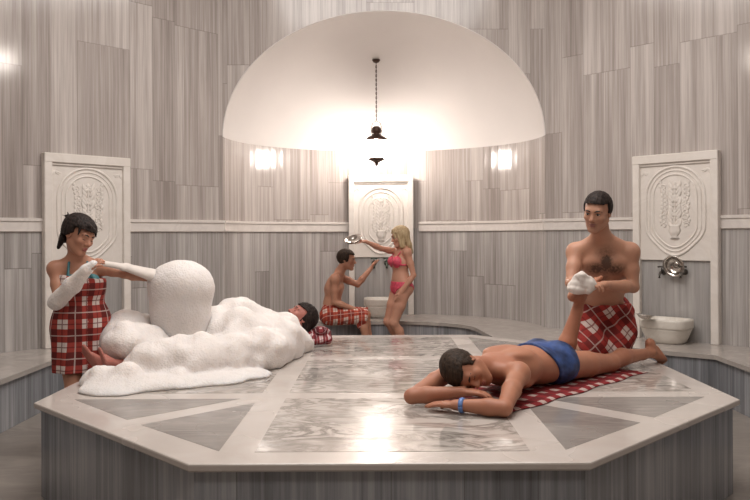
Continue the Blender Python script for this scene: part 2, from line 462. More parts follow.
# ---------------------------------------------------------------- ledge round the walls
inner = [(2.9, -1.38), (2.9, 6.65), (2.33, 7.1), (1.57, 7.38), (1.13, 7.9), (1.07, 8.5)]
arc = [(1.06 * math.cos(math.pi * i / 20), 8.62 + .78 * math.sin(math.pi * i / 20)) for i in range(21)]
inner_all = inner + arc + [(-x, y) for x, y in inner[::-1]]
e = 0.004
outer = [(SX - e, -1.38), (SX - e, CY), (NA - e, YF)] + [(x * .998, YF + (y - YF) * .998) for x, y in niche[::-1][1:-1]] + [(-NA + e, YF), (-SX + e, CY), (-SX + e, -1.38)]
bench = empty('stone_bench', (0, 5.5, 0), 'continuous grey marble ledge running round the foot of the hall walls', 'bench')
def resample(pts, n):
    L = [0]
    for i in range(1, len(pts)): L.append(L[-1] + math.dist(pts[i], pts[i - 1]))
    return L
V = []; F = []
def ring_poly(name, inn, out, z0, z1, mat):
    """slab between inner and outer chains (top, bottom, both edges)"""
    poly = inn + out[::-1]; n = len(poly)
    V = [(x, y, z0) for x, y in poly] + [(x, y, z1) for x, y in poly]
    from mathutils.geometry import tessellate_polygon
    T = tessellate_polygon([[Vector((x, y, 0)) for x, y in poly]])
    F = []
    for a, b, c in T:
        cr = (poly[b][0] - poly[a][0]) * (poly[c][1] - poly[a][1]) - (poly[b][1] - poly[a][1]) * (poly[c][0] - poly[a][0])
        t = (a, b, c) if cr > 0 else (c, b, a)
        F.append(tuple(i + n for i in t)); F.append(t[::-1])
    for i in range(n): F.append((i, (i + 1) % n, (i + 1) % n + n, i + n))
    return obj(name, V, F, mat, bench)
ring_poly('bench_top', inner_all, outer, BZ - .04, BZ, M_bench_top)
face = []
n = len(inner_all)
for i, p in enumerate(inner_all):
    a = Vector(inner_all[max(i - 1, 0)]); b = Vector(inner_all[min(i + 1, n - 1)]); d = (b - a).normalized()
    face.append((p[0] + d.y * .025, p[1] - d.x * .025))
V, F, UV = wall_strip('x', face, 0.001, BZ - .04, None)
obj('bench_face', V, F, M_face, bench, uv=UV)

# ---------------------------------------------------------------- octagonal heated platform
S = 1.665; SC0 = 3.12 + S * 1.2071; ZS = 0.542
R8 = S * 1.2071
def octo(inset, cx=-0.015, cy=SC0):
    a = R8 - inset; h = a * math.tan(math.pi / 8)
    return [(cx + x, cy + y) for x, y in [(-h, -a), (h, -a), (a, -h), (a, h), (h, a), (-h, a), (-a, h), (-a, -h)]]
slab = empty('heated_platform', (0, SC0, 0), 'large low octagonal marble platform with grey inlays in the middle of the hall', 'platform')
def prism(poly, z0, z1, uv=True, bev=0.0):
    n = len(poly); V = []; F = []
    cx = sum(p[0] for p in poly) / n; cy = sum(p[1] for p in poly) / n
    rings = [(poly, z0), (poly, z1)]
    if bev: 
        def sh(p, b):
            return [(x + (cx - x) / math.hypot(cx - x, cy - y) * b, y + (cy - y) / math.hypot(cx - x, cy - y) * b) for x, y in p]
        rings = [(sh(poly, bev), z0), (poly, z0 + bev), (poly, z1 - bev), (sh(poly, bev * .3), z1 - bev * .3), (sh(poly, bev), z1)]
    for P, z in rings: V += [(x, y, z) for x, y in P]
    k = len(rings)
    for r in range(k - 1):
        for i in range(n): F.append((r * n + i, r * n + (i + 1) % n, (r + 1) * n + (i + 1) % n, (r + 1) * n + i))
    F.append(tuple(range(n))[::-1]); F.append(tuple((k - 1) * n + i for i in range(n)))
    return V, F
V, F = prism(octo(0.0), ZS - .035, ZS, bev=.008)
obj('platform_top', V, F, M_white, slab)
side = octo(0.035); side.append(side[0])
V, F, UV = wall_strip('x', side, 0.001, ZS - .035, None, 0.13); F = [f[::-1] for f in F]
obj('platform_side', V, F, M_face, slab, uv=UV)
# inlays: thin marble set flush into the top
def inlay(poly, mat, name='inlay'):
    V, F = prism(poly, ZS - .002, ZS + .0012)
    return obj(name, V, F, mat, slab)
b_in, b_out, brd = 0.60, 0.76, 0.17
cy = SC0; a_in = R8 - brd; hh = (R8 - brd) * math.tan(math.pi / 8)
inlay([(-b_in, cy - b_in), (b_in, cy - b_in), (b_in, cy + b_in), (-b_in, cy + b_in)], M_centre, 'centre_inlay')
for ang in range(4):
    c_, s_ = [(1, 0), (0, 1), (-1, 0), (0, -1)][ang]
    def rot(p): return (p[0] * c_ - p[1] * s_, cy + p[0] * s_ + p[1] * c_)
    inlay([rot(p) for p in [(-b_in, -a_in), (b_in, -a_in), (b_in, -b_out), (-b_in, -b_out)]], M_centre, 'side_inlay')
    # corner field split by a diagonal strip into two grey triangles
    d = 1 / math.sqrt(2)
    k = (R8 - brd) * math.sqrt(2)                      # |x|+|y| = k is the inner border line of the diagonal side
    st = 0.075
    # corner point near centre (b_out, b_out); diagonal strip runs along x=y
    x_end = k - b_out
    inlay([rot(p) for p in [(b_out + st * 1.4, -b_out), (x_end - 0.02, -b_out), (k / 2 + st * d, -(k / 2 - st * d))]], M_inlay)
    inlay([rot(p) for p in [(b_out, -(b_out + st * 1.4)), (k / 2 - st * d, -(k / 2 + st * d)), (b_out, -(x_end - 0.02))]], M_inlay)

# ================================================================= LANTERNS
def lantern(loc_top, drop, label, power, group=None, scale=1.0, glow=40, up=0):
    """hangs from loc_top; drop = distance from the rose to the top of the cap"""
    t = empty('pendant_lantern', loc_top, label, 'lamp', group)
    x, y, z = loc_top
    T = Matrix.Translation((x, y, z))
    MB().lathe([(0, 0.0), (.05, 0.0), (.052, -.012), (.035, -.035), (.012, -.045), (0, -.05)], 20, T).build('ceiling_rose', M_iron, t, True)
    ch = MB(); k = int(drop / .03)
    for i in range(k):
        zc = -.05 - (i + .5) * (drop - .05) / k
        a = Vector((1, 0, 0)) if i % 2 else Vector((0, 1, 0))
        pts = [Vector((x, y, z + zc)) + a * (.0065 * math.cos(q * math.pi / 4)) + Vector((0, 0, .021 * math.sin(q * math.pi / 4))) for q in range(9)]
        ch.tube(pts, .0040, 5, caps=False)
    ch.build('chain', M_iron, t, True)
    s = scale; T = Matrix.Translation((x, y, z - drop)) @ Matrix.Scale(s, 4)
    # yoke
    yk = MB()
    yk.tube([T @ Vector((.05 * math.cos(a), 0, -.06 + .06 * math.sin(a))) for a in [math.pi * i / 12 for i in range(13)]], .0065 * s, 6)
    for sx in (-1, 1): yk.tube([T @ Vector((.05 * sx, 0, -.06)), T @ Vector((.056 * sx, 0, -.1)), T @ Vector((.045 * sx, 0, -.145))], .0065 * s, 6)
    yk.build('yoke', M_steel, t, True)
    MB().lathe([(0, -.05), (.03, -.055), (.046, -.075), (.05, -.1), (.045, -.122), (.034, -.135), (.055, -.15), (.092, -.168), (.114, -.188), (.118, -.208), (.108, -.2), (0, -.19)], 24, T).build('cap', M_iron, t, True)
    g = MB().lathe([(.09, -.188), (.116, -.21), (.13, -.25), (.131, -.29), (.12, -.335), (.1, -.37), (.078, -.395), (.06, -.405), (0, -.406)], 32, T).build('glass_globe', M_glow if glow != 'c' else M_glow_c, t, True)
    rb = MB()
    for i in range(6):
        a = math.pi / 3 * i + .26
        rb.tube([T @ Vector((math.cos(a) * (r + .003), math.sin(a) * (r + .003), zz)) for r, zz in [(.1, -.188), (.117, -.21), (.131, -.25), (.132, -.29), (.121, -.335), (.1, -.37), (.078, -.395)]], 0.0075 * s, 6)
    rb.build('rib', M_iron, t, True)
    MB().lathe([(0, -.39), (.084, -.385), (.088, -.4), (.07, -.418), (.035, -.43), (.018, -.445), (.02, -.458), (.008, -.47), (0, -.476)], 20, T).build('bottom_finial', M_iron, t, True)
    return t
M_glow = glow_mat('lit milk glass', (1.0, 0.90, 0.82), LAMP_GLOW)
M_glow_c = glow_mat('lit milk glass hall', (1.0, 0.91, 0.83), CENTRE_GLOW)
def dome_z(x, y):
    return SPR + NZ * math.sqrt(max(0, 1 - (x / NA) ** 2)) * math.sqrt(max(0, 1 - ((y - YF) / (ND * math.sqrt(max(1e-6, 1 - (x / NA) ** 2)))) ** 2))
LX, LY = -0.09, 9.72
lz = dome_z(LX, LY)
lantern((LX, LY, lz + .01), lz - 2.945, 'lit glass globe lantern hanging on a chain from the white half dome', 1, scale=1.22)
lantern((0, 5.2, TOP), 1.1, 'lit lantern hanging high over the middle of the marble platform', 1, scale=1.25, glow='c')

# ================================================================= CARVED WALL PANELS, TAPS, BASINS
def stadium(w, z0, z1, n=20, cusp=0.0):
    """outline: straight sides, round top and bottom (with a little ogee cusp)"""
    r = w; P = []
    for i in range(n + 1):
        a = math.pi * i / n
        P.append((r * math.cos(a), z1 - r + r * math.sin(a)))
    for i in range(n + 1):
        a = math.pi + math.pi * i / n
        k = cusp * math.sin(2 * (a - math.pi)) ** 2
        P.append(((r - k * .6) * math.cos(a), z0 + r + (r - k) * math.sin(a)))
    P.append(P[0])
    Q = []
    for a, b in zip(P[:-1], P[1:]):
        k = max(1, int(math.dist(a, b) / .06))
        Q += [(a[0] + (b[0] - a[0]) * j / k, a[1] + (b[1] - a[1]) * j / k) for j in range(k)]
    return Q + [Q[0], Q[1]]
def arch_outline(w, z0, z1, n=20):
    r = w
    return [(r, z0)] + [(r * math.cos(math.pi * i / n), z1 - r + r * math.sin(math.pi * i / n)) for i in range(n + 1)] + [(-r, z0)]
def carved_panel(M, z0, z1, zc, label, long_shape=True):
    """M maps local (x along wall, y out of wall, z up) to the world"""
    t = empty('carved_panel', M.translation, label, 'marble panel')
    w = PANW / 2; dp = .075
    b = MB().box((-w, .004, zc), (w, .055, z1), M, .003)
    b.build('panel_slab', M_panel, t)
    fr = MB()
    fw = .075
    fr.box((-w, .05, z0), (-w + fw, dp + .012, z1), M, .006); fr.box((w - fw, .05, z0), (w, dp + .012, z1), M, .006)
    fr.box((-w - .0, .05, z1 - .09), (w, dp + .016, z1 + .0), M, .006)
    fr.box((-w + fw, .05, z1 - .115), (w - fw, dp - .004, z1 - .09), M, .004)
    fr.box((-w, .004, z0), (-w + fw, .056, zc + .01), M); fr.box((w - fw, .004, z0), (w, .056, zc + .01), M)
    fr.build('frame', M_panel, t)
    V, F, UV = [], [], []
    g = MB(); P = [M @ Vector(p) for p in [(-w + fw, .03, z0), (w - fw, .03, z0), (w - fw, .03, zc), (-w + fw, .03, zc)]]
    P2 = [M @ Vector(p) for p in [(-w + fw, .004, z0), (w - fw, .004, z0), (w - fw, .004, zc), (-w + fw, .004, zc)]]
    g.add(P + P2, [(0, 1, 2, 3), (0, 4, 5, 1), (2, 1, 5, 6), (3, 2, 6, 7), (0, 3, 7, 4)], [(3.05, z0), (3.05 + 2 * (w - fw), z0), (3.05 + 2 * (w - fw), zc), (3.05, zc)] * 2)
    g.build('grey_inset', M_face_l, t)
    # mouldings
    def moulding(P, r, flat=.8):
        mb = MB(); mb.tube([M @ Vector((x, .056, z)) for x, z in P], r, 8, flat=(M.to_3x3() @ Vector((0, 1, 0)), flat), caps=False)
        mb.build('moulding', M_panel, t, True)
    zb = zc + .05
    if long_shape:
        moulding(stadium(.300, zb, z1 - .13, cusp=.04), .014)
        moulding(stadium(.262, zb + .04, z1 - .168, cusp=.03), .008)
        moulding(stadium(.222, zb + .08, z1 - .208, cusp=.02), .010)
    else:
        moulding(stadium(.290, zb, z1 - .17, cusp=.04), .014)
        moulding(stadium(.235, zb + .055, z1 - .225, cusp=.03), .010)
        moulding(stadium(.165, zb + .13, z1 - .30, cusp=.02), .010)
    # floral relief: urn, stem and scrolling leaves
    rl = MB(); nrm = M.to_3x3() @ Vector((0, 1, 0))
    zb2 = zb + .17; zt2 = z1 - .30
    rnd = random.Random(5)
    def leaf(x, z, ang, ln, wd):
        pts = []; rr = []
        for i in range(7):
            s = i / 6; a = ang + .5 * s * (1 if math.cos(ang) > 0 else -1)
            pts.append(M @ Vector((x + math.cos(a) * ln * s, .056, z + math.sin(a) * ln * s))); rr.append(max(.0015, wd * math.sin(math.pi * (s * .9 + .08))))
        rl.tube(pts, rr, 6, flat=(nrm, .45))
    wmax = .155 if long_shape else .10
    L = zt2 - zb2
    rl.tube([M @ Vector((0, .056, zb2 + L * i / 12)) for i in range(13)], .008, 6, flat=(nrm, .6))
    rl.tube([M @ Vector((0, .056, zb2 + z)) for z in (0, .02, .04, .08, .12, .14)], [.05, .02, .045, .065, .05, .062], 10, flat=(nrm, .4))
    k = int(L / .055)
    for i in range(k):
        z = zb2 + .1 + (L - .12) * i / k
        for sx in (-1, 1):
            a = math.radians(35) if sx > 0 else math.radians(145)
            leaf(sx * .01, z, a, .085 + .035 * rnd.random(), .021)
            # scroll
            cx, cz = sx * (wmax * .6 + .02 * rnd.random()), z + .03; r0 = .032
            rl.tube([M @ Vector((cx + sx * r0 * (1 - s / 14) * math.cos(s * .55), .056, cz + r0 * (1 - s / 14) * math.sin(s * .55))) for s in range(13)], .0075, 5, flat=(nrm, .8))
            leaf(cx + sx * .02, z + .05, a + sx * .3, .06, .016)
    for cx, cz, r in [(0, zb2 + L * .45, .035), (0, zb2 + L * .72, .03), (0, zb2 + L * .95, .034)]:
        for q in range(6):
            a = q * math.pi / 3; leaf(cx, cz, a, r * 1.4, .014)
    # spandrel leaves in the two upper corners
    for sx in (-1, 1):
        for q in range(4): leaf(sx * .33, z1 - .16, math.radians(-90 - sx * 10) + (q - 1.5) * .35 * sx, .07, .01)
    rl.build('floral_relief', M_panel, t, True)
    return t
M_face_l = stripe_marble('blue grey striped inset', (0.22, 0.205, 0.195), (0.33, 0.315, 0.305), (0.44, 0.42, 0.405), tw=2.0, th=8.0, freq=7.0, jointdark=0.3)
def wall_frame(p, along_dir, inward):
    x = Vector((*along_dir, 0)).normalized(); y = Vector((*inward, 0)).normalized()
    return Matrix(((x.x, y.x, 0, p[0]), (x.y, y.y, 0, p[1]), (0, 0, 1, 0), (0, 0, 0, 1)))
ML = wall_frame(PL, tuple(dL), (dL.y, -dL.x)); MR = wall_frame(PR, tuple(dR), (dR.y, -dR.x))
MC = wall_frame((-0.035, 10.215), (1, 0), (0, -1))
ZT = 2.292
carved_panel(ML, BZ, ZT, 1.20, 'carved cream marble wall panel behind the attendant in the red wrap')
carved_panel(MR, BZ, ZT, 1.22, 'carved cream marble wall panel above the round metal bowl on the right')
carved_panel(MC, BZ, ZT, 1.19, 'brightly lit carved marble panel under the hanging lantern in the niche', False)

def basin(M, w, dpt, h, label):
    t = empty('stone_basin', M.translation, label, 'basin')
    def sq(a, b, z, n=40, e=4.0):
        P = []
        for i in range(n):
            th = 2 * math.pi * i / n; c, s = math.cos(th), math.sin(th)
            P.append((a * math.copysign(abs(c) ** (2 / e), c), b * math.copysign(abs(s) ** (2 / e), s), z))
        return P
    def loft(rings, name, cap0=True, cap1=True):
        n = 40; V = []; F = []
        for R in rings: V += R
        for r in range(len(rings) - 1):
            for i in range(n): F.append((r * n + i, r * n + (i + 1) % n, (r + 1) * n + (i + 1) % n, (r + 1) * n + i))
        if cap0: F.append(tuple(range(n))[::-1])
        if cap1: F.append(tuple((len(rings) - 1) * n + i for i in range(n)))
        V = [tuple(M @ Vector(p)) for p in V]
        return obj(name, V, F, M_basin, t, smooth=True)
    a, b = w / 2, dpt / 2
    loft([sq(a * .70, b * .70, 0, e=2.6), sq(a * .78, b * .78, .02, e=2.8), sq(a * .86, b * .86, h * .28, e=3), sq(a * .93, b * .93, h * .55), sq(a * .95, b * .95, h * .62),
          sq(a * .90, b * .90, h * .60)], 'bowl', True, True)
    loft([sq(a * .93, b * .93, h * .60), sq(a * .99, b * .99, h * .64), sq(a, b, h * .70), sq(a, b, h * .93), sq(a * .985, b * .985, h), sq(a * .86, b * .84, h),
          sq(a * .83, b * .81, h * .97), sq(a * .76, b * .74, h * .66), sq(a * .4, b * .4, h * .62)], 'rim', False, True)
    return t
BR = W(666, 343, 7.45); BR.z = BZ
MBr = Matrix.Translation((BR.x, BR.y, BZ + .001)) @ Matrix.Rotation(math.atan2(dR.y, dR.x), 4, 'Z')
basin(MBr, .47, .36, .235, 'white stone wash basin on the ledge under the round metal bowl')
MBc = Matrix.Translation((-0.035, 9.86, BZ + .001))
basin(MBc, .46, .38, .25, 'white stone wash basin on the ledge in the niche under two taps')

def tap(name_label, M, mat, s=1.0):
    """M: x right, y out of the wall, z up; origin on the wall face"""
    t = empty('wall_tap', M.translation, name_label, 'tap')
    Q = M @ Matrix.Rotation(math.radians(-90), 4, 'X') @ Matrix.Scale(s, 4)      # lathe z -> wall normal
    MB().lathe([(0, 0), (.026, 0), (.026, .006), (.014, .012), (.011, .03), (0, .03)], 16, Q).build('flange', mat, t, True)
    R = M @ Matrix.Scale(s, 4)
    MB().tube([R @ Vector(p) for p in [(0, .02, 0), (0, .05, 0), (0, .075, -.004), (0, .092, -.022), (0, .095, -.05)]], [.011 * s, .015 * s, .012 * s, .011 * s, .012 * s], 10).build('spout', mat, t, True)
    hd = MB(); hd.tube([R @ Vector((0, .05, .01)), R @ Vector((0, .05, .042))], .007 * s, 8)
    hd.tube([R @ Vector((-.033, .05, .046)), R @ Vector((0, .05, .05)), R @ Vector((.033, .05, .046))], [.009 * s, .006 * s, .009 * s], 8)
    hd.build('handle', mat, t, True)
    return t
for px, lab in ((374, 'small bronze wall tap over the niche basin, beside the seated man\'s raised hand'), (386.5, 'small bronze wall tap over the niche basin, next to the woman in the pink bikini')):
    p = W(px, 263, 10.18)
    tap(lab, wall_frame((p.x, 10.185), (1, 0), (0, -1)) @ Matrix.Translation((0, 0, p.z)), M_tap2, 1.35)
def on_right(px, py, out=.03):
    """point on the right panel's inset seen at pixel"""
    r = W(px, py, 1.0) - Vector((CAMX, 0, H)); o_ = Vector((CAMX, 0, H))
    n_ = Vector((dR.y, -dR.x, 0)); P0 = Vector((PR.x, PR.y, 0)) + n_ * out
    k = (P0 - o_).dot(n_) / r.dot(n_)
    q = o_ + r * k
    M = MR.copy(); M.translation = q
    return M
tap('dark wall tap left below the round metal bowl on the right wall', on_right(664, 272), M_tap, 1.15)
tap('dark wall tap right below the round metal bowl on the right wall', on_right(685, 272), M_tap, 1.15)
# round metal bowl resting on the two taps, its mouth to the room
Mb = on_right(674, 266, .11)
Mb = Mb @ Matrix.Rotation(math.radians(90 + 180 - 14), 4, 'X')
bw = MB().lathe([(0, -.05), (.045, -.05), (.07, -.04), (.09, -.015), (.096, .008), (.110, .012), (.111, .016), (.095, .015), (.088, -.012), (.068, -.034), (.044, -.043), (.03, -.046), (.026, -.036), (.012, -.034), (0, -.034)], 36, Mb)
t = empty('washing_bowl', Mb.translation, 'round polished metal washing bowl leaning on the two taps of the right wall', 'bowl')
bw.build('bowl_body', M_steel, t, True)
MB().lathe([(.107, .011), (.112, .017), (.107, .021), (.100, .017)], 36, Mb).build('rim', M_steel, t, True)
# pipe spout with little bowl beside the right basin
p = W(649, 322, 7.3)
pt = MB(); Tm = Matrix.Translation((p.x - .03, p.y + .05, BZ + .245)) @ Matrix.Rotation(.12, 4, 'Y')
t = empty('washing_bowl', Tm.translation, 'small shallow metal bowl set on the left rim of the right stone basin', 'bowl')
MB().lathe([(0, -.0), (.03, .0), (.055, .012), (.075, .035), (.088, .038), (.088, .041), (.073, .039), (.052, .017), (.02, .006), (0, .006)], 28, Tm).build('bowl_body', M_steel, t, True)

# ================================================================= SOLID FIGURES FROM DISTANCE FIELDS
V3 = lambda *a: np.array(a, dtype=float)
def nrm(v): v = np.asarray(v, float); return v / (np.linalg.norm(v) + 1e-12)
class Rc:       # tapered round limb
    def __init__(s, a, b, ra, rb, k=.02, op='u'): s.a = np.asarray(a, float); s.b = np.asarray(b, float); s.ra = ra; s.rb = rb; s.k = k; s.op = op
    def box(s, m): r = max(s.ra, s.rb) + m; return np.minimum(s.a, s.b) - r, np.maximum(s.a, s.b) + r
    def d(s, P):
        ab = s.b - s.a; q = P - s.a; t = np.clip((q @ ab) / (ab @ ab + 1e-12), 0, 1)
        return np.linalg.norm(q - t[..., None] * ab, axis=-1) - (s.ra + (s.rb - s.ra) * t)
class Ec:       # tapered limb of oval section: lat = wide axis, (w, t) radii at each end
    def __init__(s, a, b, lat, wa, wb, k=.03, op='u'):
        s.a = np.asarray(a, float); s.b = np.asarray(b, float); s.lat = nrm(lat); s.wa = wa; s.wb = wb; s.k = k; s.op = op
    def box(s, m): r = max(s.wa + s.wb) + m; return np.minimum(s.a, s.b) - r, np.maximum(s.a, s.b) + r
    def d(s, P):
        ab = s.b - s.a; q = P - s.a; t = np.clip((q @ ab) / (ab @ ab + 1e-12), 0, 1)
        r = q - t[..., None] * ab; l = r @ s.lat; o = np.sqrt(np.maximum((r * r).sum(-1) - l * l, 0))
        w = s.wa[0] + (s.wb[0] - s.wa[0]) * t; h = s.wa[1] + (s.wb[1] - s.wa[1]) * t
        n = np.sqrt((l / w) ** 2 + (o / h) ** 2) + 1e-9
        g = np.sqrt((l / w ** 2) ** 2 + (o / h ** 2) ** 2) + 1e-9
        return np.where(n < .3, (n - 1) * h, n * (n - 1) / g)
class El:       # ellipsoid, axes = rows of R
    def __init__(s, c, r, R=None, k=.02, op='u'): s.c = np.asarray(c, float); s.r = np.asarray(r, float); s.R = np.eye(3) if R is None else np.asarray(R, float); s.k = k; s.op = op
    def box(s, m): r = s.r.max() + m; return s.c - r, s.c + r
    def d(s, P):
        q = (P - s.c) @ s.R.T
        n = np.linalg.norm(q / s.r, axis=-1) + 1e-9; g = np.linalg.norm(q / s.r ** 2, axis=-1) + 1e-9
        return np.where(n < .3, (n - 1) * s.r.min(), n * (n - 1) / g)
def eval_field(prims, P, inflate=0.0, kmul=1.0, kadd=0.0):
    F = np.full(P.shape[:-1], 1.0)
    for p in prims:
        d = p.d(P) - (inflate if p.op == 'u' else 0); k = p.k * kmul + kadd
        if p.op == 'u': h = np.clip(.5 + .5 * (F - d) / k, 0, 1); F = F * (1 - h) + d * h - k * h * (1 - h)
        else: h = np.clip(.5 - .5 * (F + d) / k, 0, 1); F = F * (1 - h) - d * h + k * h * (1 - h)
    return F
def surface_nets(F, org, h):
    ins = F < 0
    a = [slice(0, -1), slice(1, None)]
    S = sum(ins[a[i], a[j], a[k]].astype(np.int8) for i in (0, 1) for j in (0, 1) for k in (0, 1))
    act = (S > 0) & (S < 8); idx = -np.ones(act.shape, dtype=np.int64); cells = np.argwhere(act); idx[act] = np.arange(len(cells))
    pos = np.zeros((len(cells), 3)); cnt = np.zeros(len(cells))
    i, j, k = cells.T
    for ax in range(3):
        o1, o2 = [x for x in range(3) if x != ax]
        for u in (0, 1):
            for v in (0, 1):
                A = np.stack([i, j, k], 1).copy(); A[:, o1] += u; A[:, o2] += v
                B = A.copy(); B[:, ax] += 1
                fa = F[A[:, 0], A[:, 1], A[:, 2]]; fb = F[B[:, 0], B[:, 1], B[:, 2]]
                c = (fa < 0) != (fb < 0); t = np.where(c, fa / (fa - fb + 1e-20), 0)
                P = A.astype(float); P[:, ax] += t
                pos[c] += P[c]; cnt[c] += 1
    pos /= cnt[:, None]
    faces = []
    for ax in range(3):
        o1, o2 = (ax + 1) % 3, (ax + 2) % 3
        sl0 = [slice(None)] * 3; sl1 = [slice(None)] * 3; sl0[ax] = slice(0, -1); sl1[ax] = slice(1, None)
        X = ins[tuple(sl0)] != ins[tuple(sl1)]
        E = np.argwhere(X)
        E = E[(E[:, o1] > 0) & (E[:, o2] > 0) & (E[:, o1] < act.shape[o1]) & (E[:, o2] < act.shape[o2])]
        st = ins[E[:, 0], E[:, 1], E[:, 2]]
        def cell(u, v): Q = E.copy(); Q[:, o1] -= u; Q[:, o2] -= v; return idx[Q[:, 0], Q[:, 1], Q[:, 2]]
        q = np.stack([cell(1, 1), cell(0, 1), cell(0, 0), cell(1, 0)], 1)
        q[~st] = q[~st][:, ::-1]
        faces.append(q)
    return pos * h + org, np.concatenate(faces)
def sdf_mesh(prims, h, inflate=0.0, clip=None, kmul=1.0, kadd=0.0, disp=None, grow=0.0):
    us = [p for p in prims if p.op == 'u']
    lo = np.min([p.box(inflate + grow + 3 * h)[0] for p in us], 0); hi = np.max([p.box(inflate + grow + 3 * h)[1] for p in us], 0)
    n = np.ceil((hi - lo) / h).astype(int) + 1
    F = np.full(tuple(n), 1.0, dtype=np.float32)
    for p in prims:
        k = p.k * kmul + kadd
        b0, b1 = p.box(inflate + k + 3 * h + grow)
        i0 = np.maximum(np.floor((b0 - lo) / h).astype(int), 0); i1 = np.minimum(np.ceil((b1 - lo) / h).astype(int) + 1, n)
        if (i1 <= i0).any(): continue
        ax = [lo[q] + h * np.arange(i0[q], i1[q]) for q in range(3)]
        P = np.stack(np.meshgrid(*ax, indexing='ij'), -1)
        sl = tuple(slice(i0[q], i1[q]) for q in range(3)); G = F[sl]
        d = p.d(P) - (inflate if p.op == 'u' else 0)
        if p.op == 'u': t = np.clip(.5 + .5 * (G - d) / k, 0, 1); F[sl] = G * (1 - t) + d * t - k * t * (1 - t)
        else: t = np.clip(.5 - .5 * (G + d) / k, 0, 1); F[sl] = G * (1 - t) - d * t + k * t * (1 - t)
    if clip is not None or disp is not None:
        near = np.argwhere(F < .08); P = lo + near * h; v = F[near[:, 0], near[:, 1], near[:, 2]]
        if disp is not None: v = v + disp(P)
        if clip is not None: v = np.maximum(v, clip(P))
        F[near[:, 0], near[:, 1], near[:, 2]] = v
    F[0] = F[-1] = 1; F[:, 0] = F[:, -1] = 1; F[:, :, 0] = F[:, :, -1] = 1
    return surface_nets(F, lo, h)
def biggest(V, F, keep=1):
    """drop stray bits"""
    n = len(V); lab = np.arange(n)
    while True:
        m = lab[F].min(1); new = lab.copy()
        for c in range(4): np.minimum.at(new, F[:, c], m)
        new = new[new]
        if (new == lab).all(): break
        lab = new
    ids, cnt = np.unique(lab[F[:, 0]], return_counts=True)
    k = ids[np.argsort(-cnt)[:keep]]
    Fk = F[np.isin(lab[F[:, 0]], k)]
    used = np.unique(Fk); mp = -np.ones(n, int); mp[used] = np.arange(len(used))
    return V[used], mp[Fk]
def relax(V, F, it=2, lam=.5):
    for _ in range(it):
        acc = np.zeros_like(V); c = np.zeros(len(V))
        for a in range(4):
            b = (a + 1) % 4
            np.add.at(acc, F[:, a], V[F[:, b]]); np.add.at(c, F[:, a], 1)
            np.add.at(acc, F[:, b], V[F[:, a]]); np.add.at(c, F[:, b], 1)
        V = V * (1 - lam) + lam * acc / np.maximum(c, 1)[:, None]
    return V
def vnoise(P, f, seed=0):
    """cheap smooth noise"""
    r = np.random.RandomState(seed); v = 0
    for i in range(7):
        w = r.randn(3) * f * (1 + .35 * i); v = v + np.sin(P @ w + r.rand() * 6.28) / (1 + .3 * i)
    return v / 4.0
def sdf_obj(name, prims, h, mat, parent=None, uvf=None, keep=1, smooth_it=1, fuzz=None, **kw):
    V, F = sdf_mesh(prims, h, **kw)
    if keep: V, F = biggest(V, F, keep)
    V = relax(V, F, smooth_it)
    o = obj(name, V, F, mat, parent, uv=uvf(V) if uvf else None, smooth=True)
    if fuzz is not None:
        at = o.data.attributes.new('fuzz', 'FLOAT', 'POINT'); at.data.foreach_set('value', fuzz(V).astype(np.float32))
    return o

def ik(a, c, l1, l2, pole):
    a = np.asarray(a, float); c = np.asarray(c, float); v = c - a; L = np.linalg.norm(v); d = v / L
    if L > (l1 + l2) * .999: c = a + d * (l1 + l2) * .999; L = (l1 + l2) * .999
    x = (l1 * l1 - l2 * l2 + L * L) / (2 * L); y = math.sqrt(max(l1 * l1 - x * x, 0))
    p = np.asarray(pole, float); p = nrm(p - d * (p @ d))
    return a + d * x + p * y, c
def hand(wrist, d, n, thumb, curl=.35, s=1.0, spread=.0, thumb_in=.3, curls=None):
    """d along the hand, n palm normal, thumb = +1/-1 side"""
    d = nrm(d); n = nrm(np.asarray(n, float) - d * (np.asarray(n, float) @ d)); t = np.cross(d, n) * thumb
    w = np.asarray(wrist, float); P = []
    P.append(Ec(w - d * .01 * s, w + d * .05 * s, t, (.026 * s, .018 * s), (.037 * s, .015 * s), k=.015))
    P.append(Ec(w + d * .045 * s, w + d * .082 * s, t, (.036 * s, .015 * s), (.037 * s, .012 * s), k=.012))
    P.append(Rc(w + d * .02 * s + t * .018 * s + n * .006 * s, w + d * .045 * s + t * .036 * s + n * .008 * s, .014 * s, .013 * s, k=.012))
    for i, (o, L) in enumerate(((.031, .070), (.0105, .079), (-.0105, .073), (-.031, .058))):
        cu = curls[i] if curls else curl
        b = w + d * (.080 - (.006 if i == 3 else 0)) * s + t * o * s; a = 0.0
        dd = nrm(d + t * o * spread * 10)
        for L2, r0, r1, c in ((.45, .0092, .0086, .8), (.31, .0086, .0078, 1.1), (.24, .0078, .0066, .8)):
            a += cu * c; v = dd * math.cos(a) + n * math.sin(a); e = b + v * L * L2 * s
            P.append(Rc(b, e, r0 * s, r1 * s, k=.0035)); b = e
    b = w + d * .038 * s + t * .034 * s + n * .008 * s
    v = nrm(d * .72 + t * .62 + n * thumb_in); e = b + v * .042 * s; P.append(Rc(b, e, .0115 * s, .0098 * s, k=.005))
    v2 = nrm(d * .95 + t * .2 + n * (thumb_in + .1)); P.append(Rc(e, e + v2 * .032 * s, .0098 * s, .008 * s, k=.004))
    return P
